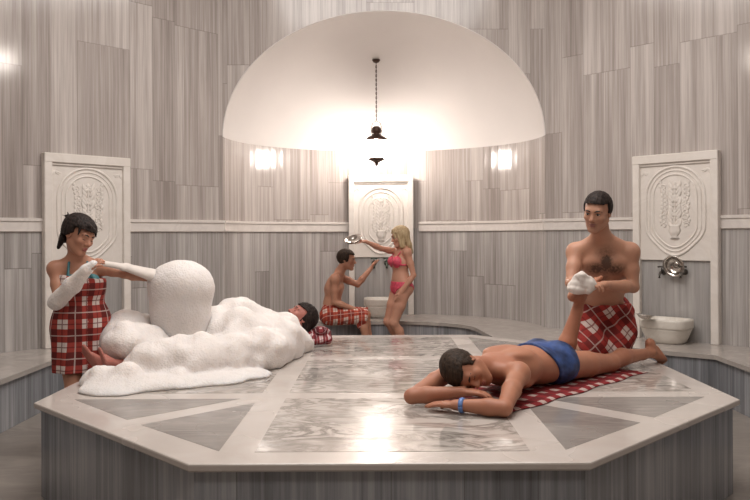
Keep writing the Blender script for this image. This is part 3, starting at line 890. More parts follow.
def foot(ankle, toe, up, s=1.0, inner=1):
    """toe: direction heel->toes, up: direction sole->shin"""
    a = np.asarray(ankle, float); f = nrm(toe); u = nrm(np.asarray(up, float) - f * (np.asarray(up, float) @ f)); l = np.cross(f, u) * inner
    R = np.array([l, f, u]); P = []
    P.append(El(a - f * .035 * s - u * .045 * s, (.031 * s, .040 * s, .036 * s), R, k=.025))
    P.append(Ec(a + f * .01 * s - u * .022 * s, a + f * .10 * s - u * .055 * s, l, (.033 * s, .040 * s), (.041 * s, .022 * s), k=.03))
    P.append(Ec(a + f * .02 * s - u * .065 * s, a + f * .125 * s - u * .067 * s, l, (.030 * s, .016 * s), (.043 * s, .014 * s), k=.02))
    for i, (o, L, r) in enumerate(((.028, .055, .0125), (.009, .052, .0088), (-.007, .047, .0082), (-.021, .041, .0078), (-.034, .034, .0075))):
        b = a + f * (.135 - .006 * i) * s + l * o * s - u * .066 * s
        P.append(Rc(b, b + f * L * .85 * s - u * .004 * s, r * 1.05 * s, r * .95 * s, k=.006))
    for q in (-1, 1): P.append(El(a + l * q * .028 * s - u * .006 * s, (.014 * s, .016 * s, .016 * s), R, k=.015))
    return P
def head_frame(c, fwd, up, s):
    f = nrm(fwd); u = nrm(np.asarray(up, float) - f * (np.asarray(up, float) @ f)); l = np.cross(u, f) * -1
    l = np.cross(f, u) * -1      # person's left for forward f, up u
    R = np.array([l, f, u])
    return np.asarray(c, float), R, s
def hp(hf, x, y, z): c, R, s = hf; return c + (np.array([x, y, z]) * s) @ R
def head(hf, fem=False):
    c, R, s = hf; P = []; E = lambda x, y, z, r, k=.015, op='u', RR=None: P.append(El(hp(hf, x, y, z), np.array(r) * s, R if RR is None else RR, k * s, op))
    K = lambda p, q, a, b, k=.012, op='u': P.append(Rc(hp(hf, *p), hp(hf, *q), a * s, b * s, k * s, op))
    E(0, -.014, .028, (.075, .097, .086)); E(0, .034, -.028, (.057, .058, .085), .03)
    j = .92 if fem else 1.0
    for q in (-1, 1):
        K((q * .054 * j, .0, -.052), (q * .02 * j, .066, -.098), .019 * j, .017 * j, .03)
        E(q * .042, .062, -.022, (.021, .022, .020), .02)
    K((-.006, .073, -.101), (.006, .073, -.101), .017 * j, .017 * j, .02)
    K((-.034, .076, .024), (.034, .076, .024), .0135, .0135, .02)
    K((0, .082, .015), (0, .103, -.024), .0078, .0115, .010)
    E(0, .106, -.028, (.0115, .011, .010), .008)
    for q in (-1, 1): E(q * .0125, .094, -.032, (.008, .010, .008), .006)
    for q in (-1, 1):
        E(q * .031, .098, .004, (.019, .017, .012), .010, 's')
        E(q * .031, .0745, .003, (.0135, .0125, .0115), .004)
    E(0, .088, -.058, (.023, .011, .0058), .006); E(0, .086, -.069, (.019, .011, .0065), .006)
    E(0, .101, -.0635, (.022, .006, .0018), .003, 's')
    for q in (-1, 1):
        E(q * .077, -.006, -.004, (.007, .019, .031), .006); E(q * .083, -.002, -.004, (.006, .010, .018), .004, 's')
    return P
def face_parts(hf, parent, brow=(0.02, .015, .012), closed=False, lip=None, lw=1.0):
    c, R, s = hf
    Mx = [plain('brow hair', brow, .6)]
    lipm = plain('lips', lip or (.42, .17, .14), .4)
    for q in (-1, 1):
        mb = MB(); mb.tube([tuple(hp(hf, q * x, y, z)) for x, y, z in ((.013, .093, .021), (.026, .093, .027), (.04, .085, .027), (.052, .071, .019))], [.003 * s, .0046 * s, .004 * s, .002 * s], 6)
        mb.build('eyebrow', Mx[0], parent, True)
        if closed:
            mb = MB(); mb.tube([tuple(hp(hf, q * x, y, z)) for x, y, z in ((.019, .084, -.003), (.031, .0875, -.006), (.043, .081, -.003))], .0018 * s, 5)
            mb.build('eyelashes', Mx[0], parent, True)
        else:
            e = MB(); Me = frame_matrix(hp(hf, q * .031, .0795, .003), R[0], R[1])
            e.lathe([(0, .0092 * s), (.005 * s, .0088 * s), (.009 * s, .006 * s), (.0112 * s, .001 * s), (.0112 * s, -.004 * s), (0, -.006 * s)], 14, Me @ Matrix.Diagonal((1, .62, 1, 1)))
            ey = e.build('eye', M_eye, parent, True)
            MB().lathe([(0, .0102 * s), (.003 * s, .0100 * s), (.0056 * s, .0092 * s), (.0056 * s, .007 * s)], 12, Me @ Matrix.Diagonal((1, .9, 1, 1))).build('iris', M_iris, ey, True)
            mb = MB(); mb.tube([tuple(hp(hf, q * x, y, z)) for x, y, z in ((.018, .084, .006), (.031, .0895, .0112), (.044, .081, .006))], .0019 * s, 5)
            mb.build('eyelashes', Mx[0], parent, True)
    P = [El(hp(hf, 0, .0905, -.0582), np.array((.0215 * lw, .0098, .0052)) * s, R, .003), El(hp(hf, 0, .0885, -.0688), np.array((.018 * lw, .0098, .006)) * s, R, .003),
         El(hp(hf, 0, .1025, -.0635), np.array((.024, .005, .0013)) * s, R, .002, 's')]
    sdf_obj('lips', P, .002, lipm, parent, keep=2)
M_eye = plain('eye white', (.55, .52, .5), .25)
M_iris = plain('dark iris', (.03, .018, .012), .15)

class Body:
    """J: joints in world space. arms/legs dicts for 'l' and 'r'"""
    def __init__(b, pel, chest, neck, headc, hfwd, hup, lat_p, lat_s, s=1.0, fem=False, hs=None, lean=1.0):
        b.s = s; b.fem = fem; A = lambda v: np.asarray(v, float)
        b.pel, b.chest, b.neck = A(pel), A(chest), A(neck)
        b.lp = nrm(lat_p); b.ls = nrm(lat_s)
        b.hf = head_frame(A(headc), hfwd, hup, hs or s)
        b.P = []; b.torso = []; b.legs = {}; b.arms = {}
        upp = nrm(b.chest - b.pel); ups = nrm(b.neck - b.chest)
        b.fp = nrm(np.cross(b.lp, upp)); b.fs = nrm(np.cross(b.ls, ups)); b.upp, b.ups = upp, ups
        w = b.pel + (b.chest - b.pel) * .42; T = b.torso
        lm = nrm(b.lp + b.ls)
        if fem:
            T += [Ec(b.pel - upp * .02 * s, b.pel + upp * .05 * s, b.lp, (.155 * s, .105 * s), (.145 * s, .095 * s), .04),
                  Ec(b.pel + upp * .05 * s, w, lm, (.14 * s, .092 * s), (.112 * s, .082 * s), .05),
                  Ec(w, b.chest, b.ls, (.112 * s, .082 * s), (.130 * s, .09 * s), .05),
                  Ec(b.chest, b.neck - ups * .075 * s, b.ls, (.130 * s, .09 * s), (.115 * s, .07 * s), .05)]
            for q in (-1, 1):
                T.append(El(b.chest + b.fs * .078 * s + b.ls * q * .066 * s + ups * .01 * s, np.array((.056, .05, .056)) * s, np.array([b.ls, b.fs, ups]), .03))
        else:
            T += [Ec(b.pel - upp * .02 * s, b.pel + upp * .05 * s, b.lp, (.150 * s, .105 * s), (.145 * s, .10 * s), .04),
                  Ec(b.pel + upp * .05 * s, w, lm, (.145 * s, .10 * s), (.138 * s, .098 * s), .05),
                  Ec(w, b.chest, b.ls, (.138 * s, .098 * s), (.158 * s, .105 * s), .05),
                  Ec(b.chest, b.neck - ups * .085 * s, b.ls, (.160 * s, .105 * s), (.135 * s, .078 * s), .05)]
            for q in (-1, 1):
                T.append(El(b.chest + b.fs * .072 * s + b.ls * q * .072 * s + ups * .035 * s, np.array((.075, .034, .055)) * s, np.array([b.ls, b.fs, ups]), .035))
                T.append(El(b.chest - b.fs * .07 * s + b.ls * q * .075 * s + ups * .05 * s, np.array((.06, .03, .09)) * s, np.array([b.ls, b.fs, ups]), .04))
        for q in (-1, 1):
            T.append(El(b.pel - b.fp * .048 * s + b.lp * q * .07 * s - upp * .045 * s, np.array((.082, .082, .09)) * s, np.array([b.lp, b.fp, upp]), .035))
        c = b.hf
        b.P += T
        nr = .050 if fem else .060
        b.P.append(Rc(b.neck - ups * .02 * s, hp(c, 0, -.022, -.055), nr * s, nr * .94 * s, .03))
        b.P += head(c, fem)
    def shoulder(b, side, d=(0, 0, 0)):
        q = 1 if side == 'l' else -1; w = (.150 if b.fem else .180) * b.s
        return b.neck + b.ls * q * w - b.ups * .052 * b.s + np.asarray(d, float)
    def arm(b, side, wrist, pole, hd=None, hn=None, elbow=None, sh=(0, 0, 0), curl=.35, flip=1, hs=None, **kw):
        s = b.s; S_ = b.shoulder(side, sh); f = .86 if b.fem else 1.0
        if elbow is None: E_, Wr = ik(S_, wrist, .29 * s, .255 * s, pole)
        else: E_, Wr = np.asarray(elbow, float), np.asarray(wrist, float)
        L = []
        L.append(Rc(b.neck - b.ups * .03 * s + (S_ - b.neck) * .25, S_, .05 * f * s, .047 * f * s, .05))
        L.append(Rc(b.neck + b.ups * .035 * s, S_ + b.ups * .005 * s, .038 * f * s, .036 * f * s, .04))
        L.append(El(S_ + nrm(S_ - b.neck) * .006 * s, np.array((.056, .056, .062)) * s * f, None, .03))
        mid = S_ + (E_ - S_) * .5
        L.append(Rc(S_, mid, .050 * f * s, .046 * f * s, .03)); L.append(Rc(mid, E_, .046 * f * s, .036 * f * s, .02))
        m2 = E_ + (Wr - E_) * .3
        L.append(Rc(E_, m2, .037 * f * s, .041 * f * s, .015)); L.append(Rc(m2, Wr, .041 * f * s, .0255 * f * s, .015))
        hd = nrm(Wr - E_) if hd is None else nrm(hd)
        hn = b.fs if hn is None else hn
        # thumb side: for the left hand with fingers d and palm normal n
        th = flip * (-1 if side == 'l' else 1)
        b.hand = hand(Wr, hd, hn, th, curl, (hs or s) * (.92 if b.fem else 1.0), **kw)
        b.arms[side] = (S_, E_, Wr, hd)
        b.P += L + b.hand
        return b
    def leg(b, side, ankle, pole, toe=None, knee=None, up=None):
        s = b.s; q = 1 if side == 'l' else -1
        Hp = b.pel + b.lp * q * .088 * s - b.upp * .05 * s
        if knee is None: K_, A_ = ik(Hp, ankle, .43 * s, .41 * s, pole)
        else: K_, A_ = np.asarray(knee, float), np.asarray(ankle, float)
        g = 1.03 if b.fem else 1.0
        m = Hp + (K_ - Hp) * .5; sh = nrm(K_ - A_)
        L = [Rc(Hp, m, .088 * g * s, .075 * g * s, .035), Rc(m, K_, .075 * g * s, .053 * s, .02), Rc(K_ + nrm(Hp - K_) * .01, K_, .054 * s, .054 * s, .02)]
        back = -nrm((np.asarray(pole, float)) - sh * (np.asarray(pole, float) @ sh)) if pole is not None else np.zeros(3)
        c1 = K_ + (A_ - K_) * .3 + back * .018 * s
        L += [Rc(K_, c1, .050 * s, .055 * s, .02), Rc(c1, A_ - (A_ - K_) * .18, .054 * s, .034 * s, .02), Rc(A_ - (A_ - K_) * .2, A_, .034 * s, .032 * s, .015)]
        b.legs[side] = (Hp, K_, A_); b.leg_prims = getattr(b, 'leg_prims', {}); b.leg_prims[side] = L
        b.P += L
        if toe is not None: b.P += foot(A_, toe, up if up is not None else nrm(K_ - A_), s, inner=(1 if side == 'r' else -1) * -1)
        return b
    def build(b, parent, mat, h=.006, fuzz=None):
        sk = sdf_obj('body', b.P, h, mat, parent, smooth_it=1, fuzz=fuzz or (lambda V: np.zeros(len(V))))
        return sk

def cyl_uv(org, axis, ref, R):
    axis = nrm(axis); ref = np.asarray(ref, float); ref = nrm(ref - axis * (ref @ axis)); o2 = np.cross(axis, ref)
    def f(V):
        q = V - np.asarray(org, float); a = np.arctan2(q @ o2, q @ ref)
        return np.stack([a * R, q @ axis], 1)
    return f
def loc_uv(a, b, org):
    a = nrm(a); b = nrm(b); org = np.asarray(org, float)
    return lambda V: np.stack([(V - org) @ a, (V - org) @ b], 1)
def hair_clip(hf, line=.062, front=.035, zmin=-.045, slope=0.0, seed=1, nz=.004):
    c, R, s = hf
    def f(P):
        q = ((P - c) @ R.T) / s; x, y, z = q[:, 0], q[:, 1], q[:, 2]
        n = vnoise(P, 60, seed) * nz
        top = (line + slope * np.abs(x)) - z + n
        back = np.maximum(y - front + n, zmin + np.maximum(y + .02, 0) * .9 - z)
        return np.minimum(top, back) * s
    return f
def hair(parent, hf, mat, infl=.010, line=.062, front=.035, zmin=-.045, slope=0.0, extra=(), nz=.003, h=.004, seed=1, back=0.0, clip=True):
    c, R, s = hf
    P = [El(hp(hf, 0, -.014 - back, .028), (np.array((.077, .099 + back, .089)) + infl) * s, R, .02)] + list(extra)
    cl = hair_clip(hf, line, front, zmin, slope, seed)
    ex = list(extra)
    if ex:
        def clip_(Pq):
            a = cl(Pq); e = eval_field(ex, Pq) - .001
            return np.minimum(a, e)
    else: clip_ = cl
    return sdf_obj('hair', P, h, mat, parent, keep=1, clip=clip_, disp=lambda Pq: vnoise(Pq, 110, seed) * nz)

# ================================================================= THE PEOPLE
WV = lambda x, y, d: np.array(W(x, y, d))
SK_tan = skin_mat('tan skin', (.44, .225, .145), .14)
SK_dark = skin_mat('tanned skin', (.46, .25, .165), .12, hair=(.045, .025, .018))
SK_red = skin_mat('sun reddened skin', (.41, .19, .115), .16)
SK_pale = skin_mat('fair skin', (.50, .265, .18), .14)
HR_black = hair_mat('black hair', (.010, .007, .006), (.035, .022, .018))
HR_brown = hair_mat('brown hair', (.018, .011, .007), (.055, .033, .021))
HR_blonde = hair_mat('blonde hair', (.30, .21, .11), (.52, .40, .25))
M_plaid = plaid_mat('red white check', (.32, .05, .04), (.13, .022, .02), (.66, .56, .52), .155)
M_plaid2 = plaid_mat('red check kilt cloth', (.30, .035, .03), (.16, .022, .02), (.58, .47, .43), .17)
M_plaid3 = plaid_mat('orange red check', (.42, .08, .05), (.24, .035, .025), (.66, .52, .45), .12)
M_teal = plain('teal bikini cloth', (.05, .17, .19), .6)
M_pink = plain('pink bikini cloth', (.62, .07, .12), .55, noise=.2, nscale=25)
M_blue = plain('blue swim trunks', (.022, .05, .155), .55, noise=.6, nscale=12, bump=.6)
M_mitt = plain('white wet cloth', (.66, .60, .55), .7, noise=.05, nscale=12, bump=.4)
def foam_mat(name, tint, bump):
    m, nt, bs = new_mat(name); L = nt.links.new
    g = N(nt, 'ShaderNodeNewGeometry')
    n1 = N(nt, 'ShaderNodeTexVoronoi', inp={'Scale': 75.0}); L(g.outputs['Position'], n1.inputs['Vector'])
    n2 = N(nt, 'ShaderNodeTexNoise', inp={'Scale': 14.0, 'Detail': 5.0}); L(g.outputs['Position'], n2.inputs['Vector'])
    hgt = math_n(nt, 'ADD', math_n(nt, 'MULTIPLY', n1.outputs['Distance'], 1.0), n2.outputs[0])
    b = N(nt, 'ShaderNodeBump', inp={'Strength': bump, 'Distance': 0.012}); L(hgt, b.inputs['Height']); L(b.outputs[0], bs.inputs['Normal'])
    L(ramp(nt, n2.outputs[0], [(.35, tuple(c * .95 for c in tint)), (.65, tint)]), bs.inputs['Base Color'])
    bs.inputs['Roughness'].default_value = .55; bs.inputs['Specular IOR Level'].default_value = .3
    bs.inputs['Subsurface Weight'].default_value = .85; bs.inputs['Subsurface Radius'].default_value = (1, .9, .8); bs.inputs['Subsurface Scale'].default_value = .10
    return m
M_foam = foam_mat('white soap foam', (.75, .70, .67), .35)
M_foam_b = foam_mat('bubbly soap foam', (.75, .705, .68), .4)

def person(loc, label): return empty('person', loc, label, 'person')
def patch(spots):
    def f(V):
        v = np.zeros(len(V))
        for c, r, a in spots:
            d = np.linalg.norm((V - np.asarray(c, float)) / np.asarray(r, float), axis=1); v = np.maximum(v, a * np.clip(1.3 - d, 0, 1))
        return v
    return f

# ---- attendant in the check wrap, left
t = person((-2.18, 5.22, 0), 'woman with pinned-up black hair in a red and white check wrap standing beside the foam')
B = Body(WV(81, 322, 5.27), WV(80, 285, 5.24), WV(77, 261, 5.22), WV(79, 235.5, 5.17), (.86, -.42, -.34), (.32, .06, 1), (.82, .5, 0), (.84, .50, 0), s=.97, fem=True, hs=1.08)
B.arm('r', WV(86, 270, 4.95), (0, 0, -1), elbow=WV(58, 301, 5.06), hd=(.75, .05, .55), hn=(.3, .75, -.5), curl=.5)
B.arm('l', WV(151, 279, 5.50), (0, 0, -1), elbow=WV(124, 274, 5.34), hd=(.9, .3, -.15), hn=(0, 0, -1), curl=.5)
B.leg('r', V3(-2.22, 5.28, .085), (.5, -.8, 0), toe=(.6, -.75, -.05), up=(0, 0, 1))
B.leg('l', V3(-2.12, 5.48, .085), (.5, -.8, 0), toe=(.7, -.6, -.05), up=(0, 0, 1))
B.build(t, SK_tan, .006)
hf = B.hf; s_ = hf[2]
bunc = hp(hf, .01, -.115, .045)
ex = [El(hp(hf, 0, -.045, .055), np.array((.078, .085, .078)) * s_, hf[1], .02)]
rnd = random.Random(3)
ex += [El(bunc, np.array((.045, .036, .045)) * s_, hf[1], .015), El(hp(hf, -.01, -.09, -.035), np.array((.045, .03, .05)) * s_, hf[1], .02)]
for i in range(9):      # loose tufts
    a = hp(hf, rnd.uniform(-.03, .03), -.12 + rnd.uniform(-.01, .01), .05 + rnd.uniform(-.05, .05))
    ex.append(Rc(a, a + (np.array([rnd.uniform(-.02, .02), -.03, rnd.uniform(-.02, .035)])) @ hf[1], .008, .003, .006))
ex.append(Rc(hp(hf, -.062, .045, .075), hp(hf, -.072, .062, .015), .013, .004, .01))      # side fringe
ex.append(Rc(hp(hf, .03, .07, .085), hp(hf, .06, .075, .03), .016, .005, .012))
ex.append(Rc(hp(hf, -.03, .075, .085), hp(hf, .02, .088, .062), .016, .010, .012))
ex.append(Rc(hp(hf, -.05, -.07, -.06), hp(hf, -.035, -.085, -.12), .022, .012, .012))
hair(t, hf, HR_black, infl=.020, line=.055, front=.02, zmin=-.02, extra=ex, nz=.004)
face_parts(hf, t, closed=True, lip=(.36, .10, .09))
wz0, wz1 = W(80, 371, 5.2).z, W(80, 276, 5.22).z
wr = [p for p in B.torso] + [Ec(B.pel + V3(0, 0, .02), B.pel + V3(-.01, -.02, -.36), B.lp, (.165, .12), (.160, .125), .05),
      Ec(B.chest - V3(0, 0, .02), B.chest + V3(0, 0, .05), B.ls, (.142, .10), (.142, .105), .04),
      Rc(B.legs['r'][0], B.legs['r'][1] + V3(.01, 0, -.06), .088, .074, .04), Rc(B.legs['l'][0], B.legs['l'][1] + V3(.01, 0, -.06), .088, .074, .04)]
fo = lambda P: .007 * np.sin(np.arctan2(P[:, 1] - 5.24, P[:, 0] + 2.13) * 9 + P[:, 2] * 3) * np.clip((1.0 - P[:, 2]) * 3, 0.2, 1)
sdf_obj('check_wrap', wr, .007, M_plaid, t, uvf=cyl_uv(B.pel + V3(0, 0, -.03), (0, 0, 1), (-.6, .8, 0), .16), inflate=.012, kadd=.03,
        clip=lambda P: np.maximum(P[:, 2] - wz1 + .15 * (P[:, 0] + 2.12), wz0 - P[:, 2]), disp=fo)
# halter top and straps
halt = [p for p in B.torso]
bc = B.chest + B.fs * .08
sdf_obj('bikini_top', halt, .005, M_teal, t, inflate=.006, keep=2,
        clip=lambda P: np.minimum(np.linalg.norm(P - (bc + B.ls * .07), axis=1), np.linalg.norm(P - (bc - B.ls * .07), axis=1)) - .085)
for q, nm in ((-1, 'r'), (1, 'l')):
    top = B.neck + B.ls * q * .045 - B.fs * .01 + V3(0, 0, .015)
    a = bc + B.ls * q * .075 + B.fs * .035 + V3(0, 0, .02)
    m = B.neck + B.ls * q * .072 + B.fs * .082 + V3(0, 0, -.085)
    MB().tube([tuple(a), tuple(m), tuple(B.neck + B.ls * q * .062 + B.fs * .06 + V3(0, 0, -.01)), tuple(top)], [.016, .011, .009, .008], 8).build('halter_strap', M_teal, t, True)
# suds on the forearm and hand
S_, E_, Wr, hd_ = B.arms['r']
sdf_obj('soap_suds', [Rc(E_ + V3(-.02, 0, -.01), E_ + (Wr - E_) * .5, .052, .058, .02), Rc(E_ + (Wr - E_) * .5, Wr, .056, .036, .02), Rc(Wr, Wr + hd_ * .06, .036, .03, .02), Rc(E_, E_ + V3(-.01, .02, .03), .052, .04, .02)], .006, M_foam_b, t,
        disp=lambda P: vnoise(P, 30, 3) * .004)

# ---- masseur kneeling on the platform
t = person((1.60, 5.65, ZS), 'bare-chested dark-haired man kneeling in a red check wrap, washing the raised foot')
Bk = Body(V3(1.635, 5.78, .905), WV(604, 264, 5.45), WV(602, 240.5, 5.38), WV(597.5, 211.5, 5.24), (-.55, -.78, -.28), (-.02, -.24, 1), (1, -.12, 0), (1, -.2, 0), s=1.10, hs=1.12)
Bk.arm('r', WV(581, 286, 5.10), (-.6, 0, -.8), elbow=WV(571, 283, 5.30), sh=(.012, 0, -.03), hd=(.55, -.25, .1), hn=(.3, .1, -1), curl=.6)
Bk.arm('l', WV(604, 285, 5.14), (1, 0, -.6), elbow=WV(633, 287, 5.34), sh=(-.012, 0, -.03), hd=(-.95, -.15, .05), hn=(-.1, .1, -1), curl=.6)
Bk.leg('r', V3(1.52, 5.93, .60), (0, -1, 0), knee=V3(1.50, 5.47, .612), toe=(0, 1, -.12), up=(0, -.1, -1))
Bk.leg('l', V3(1.74, 5.95, .60), (0, -1, 0), knee=V3(1.70, 5.50, .612), toe=(0, 1, -.12), up=(0, -.1, -1))
c_ = Bk.chest; f_ = Bk.fs
fz = patch([(c_ + f_ * .12 + V3(0, 0, .055), (.045, .09, .075), 1.0), (c_ + f_ * .12 + V3(.06, 0, .02), (.075, .09, .045), .7), (c_ + f_ * .12 + V3(-.06, 0, .02), (.075, .09, .045), .7),
            (c_ + f_ * .12 + V3(0, 0, .13), (.07, .09, .06), .38), (c_ + f_ * .12 + V3(0, 0, -.12), (.04, .12, .11), .5), (Bk.pel + f_ * .12 + V3(0, 0, .10), (.07, .12, .07), .6),
            (hp(Bk.hf, 0, .06, -.09), (.055, .06, .045), .28)])
Bk.build(t, SK_dark, .0055, fuzz=fz)
hair(t, Bk.hf, HR_black, infl=.010, line=.070, front=.018, zmin=-.03, slope=-.12, nz=.003)
face_parts(Bk.hf, t, brow=(.012, .009, .008), lip=(.26, .10, .085))
for q in (-1, 1):
    c0 = c_ + f_ * .118 + Bk.ls * q * .095 + V3(0, 0, .012)
    MB().lathe([(0, .004), (.006, .004), (.014, .001), (.016, -.004)], 14, frame_matrix(c0 - f_ * .001, Bk.ls, f_)).build('nipple', plain('areola', (.24, .10, .075), .5), t, True)
topz = W(605, 304, 5.65).z
kn = V3(1.60, 5.47, .62)
wr = [Ec(Bk.pel + V3(0.01, -.04, -.10), Bk.pel + V3(0, -.055, .06), Bk.lp, (.200, .150), (.190, .150), .03), Rc(Bk.legs['r'][0], Bk.legs['r'][1] + V3(.0, .02, .03), .115, .088, .05), Rc(Bk.legs['l'][0], Bk.legs['l'][1] + V3(-.02, .02, .02), .115, .082, .05),
      Ec(Bk.pel + V3(0, -.07, -.05), kn + V3(0, .05, -.0), Bk.lp, (.17, .07), (.09, .045), .05), Rc(Bk.pel + V3(.15, -.06, -.02), Bk.legs['l'][1] + V3(.05, .05, .1), .09, .07, .05)]
fo2 = lambda P: .010 * np.sin(P[:, 0] * 42 + P[:, 2] * 20) + .006 * vnoise(P, 14, 4)
sdf_obj('check_wrap', wr, .006, M_plaid2, t, uvf=loc_uv((.8, 0, .6), (-.55, -.1, .83), kn), inflate=.006, clip=lambda P: np.maximum(P[:, 2] - topz, ZS + .003 - P[:, 2]), disp=fo2)
MB().tube([tuple(Bk.pel + Bk.lp * (.192 * math.cos(a)) + Bk.fp * (.150 * math.sin(a)) + V3(0, -.05, topz - Bk.pel[2] - .012 + .006 * math.sin(3 * a))) for a in [2 * math.pi * i / 40 for i in range(41)]], .013, 8, flat=((0, 0, 1), 1.3)).build('rolled_waistband', M_plaid2, t, True)

# ---- man lying face down
t = person((1.0, 4.8, ZS), 'man in blue swim trunks lying face down with his head on his folded arms')
up_ = V3(-.73, -.66, .02); lf = V3(.66, -.74, 0)
Bp = Body(V3(.98, 4.78, .668), V3(.745, 4.56, .690), V3(.575, 4.375, .715), WV(464, 370, 4.235), (.30, -.74, -.60), (-.90, -.42, .07), lf, lf, s=1.10, hs=1.13)
Bp.arm('l', V3(.345, 3.985, .588), (0, 0, 1), elbow=V3(.585, 3.885, .592), hd=(-.9, .42, -.02), hn=(0, 0, -1), sh=(-.02, -.01, -.01), curl=.15)
Bp.arm('r', V3(.395, 4.13, .628), (0, 0, 1), elbow=V3(.120, 4.16, .597), hd=(.93, -.12, -.03), hn=(0, 0, -1), sh=(-.07, -.07, -.01), curl=.25)
Bp.leg('l', V3(1.885, 5.43, .632), (0, 0, -1), knee=V3(1.50, 5.11, .612), toe=(.42, .30, -.62), up=(-.6, -.5, -.55))
Bp.leg('r', V3(1.325, 5.20, 1.035), (.7, .6, 0), knee=V3(1.225, 5.23, .612), toe=(.70, .25, .35), up=(.1, .1, -1))
Bp.build(t, SK_red, .0055)
hair(t, Bp.hf, HR_brown, infl=.009, line=.058, front=.03, zmin=-.05, nz=.003)
face_parts(Bp.hf, t, closed=True, brow=(.03, .02, .015), lip=(.36, .12, .10))
ax = nrm(Bp.chest - Bp.pel); pc = Bp.pel
lp_ = [p for p in Bp.torso] + Bp.leg_prims['l'][:2] + Bp.leg_prims['r'][:2]
def tr_clip(P):
    q = P - pc; a = q @ ax; l = q @ Bp.lp; z = q[:, 2]
    return np.maximum(a - .085 - .06 * np.clip(z, -.1, .1) / .1 , -.105 + .05 * np.clip(-l, 0, .12) - a)
sdf_obj('swim_trunks', lp_, .0055, M_blue, t, inflate=.008, kadd=.015, clip=tr_clip, disp=lambda P: .0025 * vnoise(P, 40, 6))
w0, w1 = V3(.345, 3.985, .588), V3(.585, 3.885, .592); wd = nrm(w1 - w0); wc = w0 + wd * .035
a1 = nrm(np.cross(wd, (0, 0, 1))); a2 = np.cross(wd, a1)
MB().tube([tuple(wc + a1 * .034 * math.cos(a) + a2 * .034 * math.sin(a)) for a in [2 * math.pi * i / 24 for i in range(25)]], .008, 6, flat=(tuple(wd), 1.7)).build('blue_wristband', plain('blue plastic band', (.12, .22, .5), .4), t, True)

# ---- check towel under him
g = MB(); nx, ny = 56, 22
o0 = V3(.60, 3.93, 0); u_ = nrm((1.16, 1.20, 0)); v_ = V3(-u_[1], u_[0], 0)
for layer in (0, 1):
    for i in range(nx + 1):
        for j in range(ny + 1):
            a, b_ = i / nx, j / ny
            p = o0 + u_ * (1.66 * a) + v_ * (.54 * b_) + v_ * (.012 * math.sin(a * 23) * (1 - b_) - .012 * math.sin(a * 19 + 1) * b_) + u_ * .012 * math.sin(b_ * 17)
            z = ZS + .0035 + .004 + .0035 * math.sin(a * 31 + b_ * 5) * math.sin(b_ * 13 + a * 7) + (.004 if layer else -.002)
            if i in (0, nx) or j in (0, ny): z = ZS + .0035 + (.003 if layer else 0)
            g.v.append((p[0], p[1], z)); g.uv.append((a * 1.66, b_ * .54))
def gi(l, i, j): return l * (nx + 1) * (ny + 1) + i * (ny + 1) + j
for i in range(nx):
    for j in range(ny):
        g.f.append((gi(1, i, j), gi(1, i + 1, j), gi(1, i + 1, j + 1), gi(1, i, j + 1))); g.f.append((gi(0, i, j + 1), gi(0, i + 1, j + 1), gi(0, i + 1, j), gi(0, i, j)))
for i in range(nx): g.f.append((gi(0, i, 0), gi(0, i + 1, 0), gi(1, i + 1, 0), gi(1, i, 0))); g.f.append((gi(1, i, ny), gi(1, i + 1, ny), gi(0, i + 1, ny), gi(0, i, ny)))
for j in range(ny): g.f.append((gi(1, 0, j), gi(1, 0, j + 1), gi(0, 0, j + 1), gi(0, 0, j))); g.f.append((gi(0, nx, j), gi(0, nx, j + 1), gi(1, nx, j + 1), gi(1, nx, j)))
M_towel = plaid_mat('dark red check towel', (.20, .022, .025), (.12, .016, .018), (.44, .33, .30), .115, lines=False)
tag(g.build('check_towel', M_towel, None, True), 'thin dark red and white check towel spread under the man lying face down', 'towel')

# ---- wash cloth on the raised foot
mc = WV(582, 283, 5.07)
pr = [El(mc, (.085, .06, .055), None, .02), El(mc + V3(-.06, 0, -.035), (.04, .045, .03), None, .03), El(mc + V3(.06, 0, -.02), (.035, .045, .035), None, .03), El(mc + V3(-.01, -.02, .045), (.04, .035, .03), None, .03), Rc(mc + V3(-.05, -.02, -.05), mc + V3(.03, -.03, -.06), .025, .02, .02)]
tag(sdf_obj('wash_cloth', pr, .005, M_mitt, None, disp=lambda P: .012 * vnoise(P, 26, 8) + .003 * vnoise(P, 80, 2)), 'crumpled white wash cloth held against the raised foot', 'cloth')

# ---- seated man in the niche
t = person((-.62, 9.3, BZ), 'bare-backed man in a red check wrap sitting on the ledge in the niche')
Bs = Body(V3(-.655, 9.28, .545), V3(-.62, 9.28, .83), WV(338.5, 274, 9.27), WV(346.5, 259.5, 9.22), (.96, -.12, -.12), (.14, 0, 1), (-.05, 1, 0), (.12, 1, 0), s=.98, hs=1.06)
Bs.arm('r', WV(354, 309, 9.12), (-.3, 0, -1), hd=(.7, 0, -.6), hn=(-.3, 0, -1), curl=.5)
Bs.arm('l', WV(371, 268, 9.5), (.2, 0, -1), elbow=WV(357.5, 284.5, 9.4), hd=(.45, .3, .8), hn=(.8, 0, -.3), curl=.4)
Bs.leg('r', V3(-.20, 9.06, .09), (1, 0, .4), knee=V3(-.245, 9.10, .505), toe=(1, -.1, -.03), up=(0, 0, 1))
Bs.leg('l', V3(-.16, 9.25, .09), (1, 0, .4), knee=V3(-.225, 9.27, .515), toe=(1, .1, -.03), up=(0, 0, 1))
Bs.build(t, SK_tan, .008)
hair(t, Bs.hf, HR_brown, infl=.010, line=.062, front=.035, zmin=-.06, nz=.003, h=.005)
face_parts(Bs.hf, t)
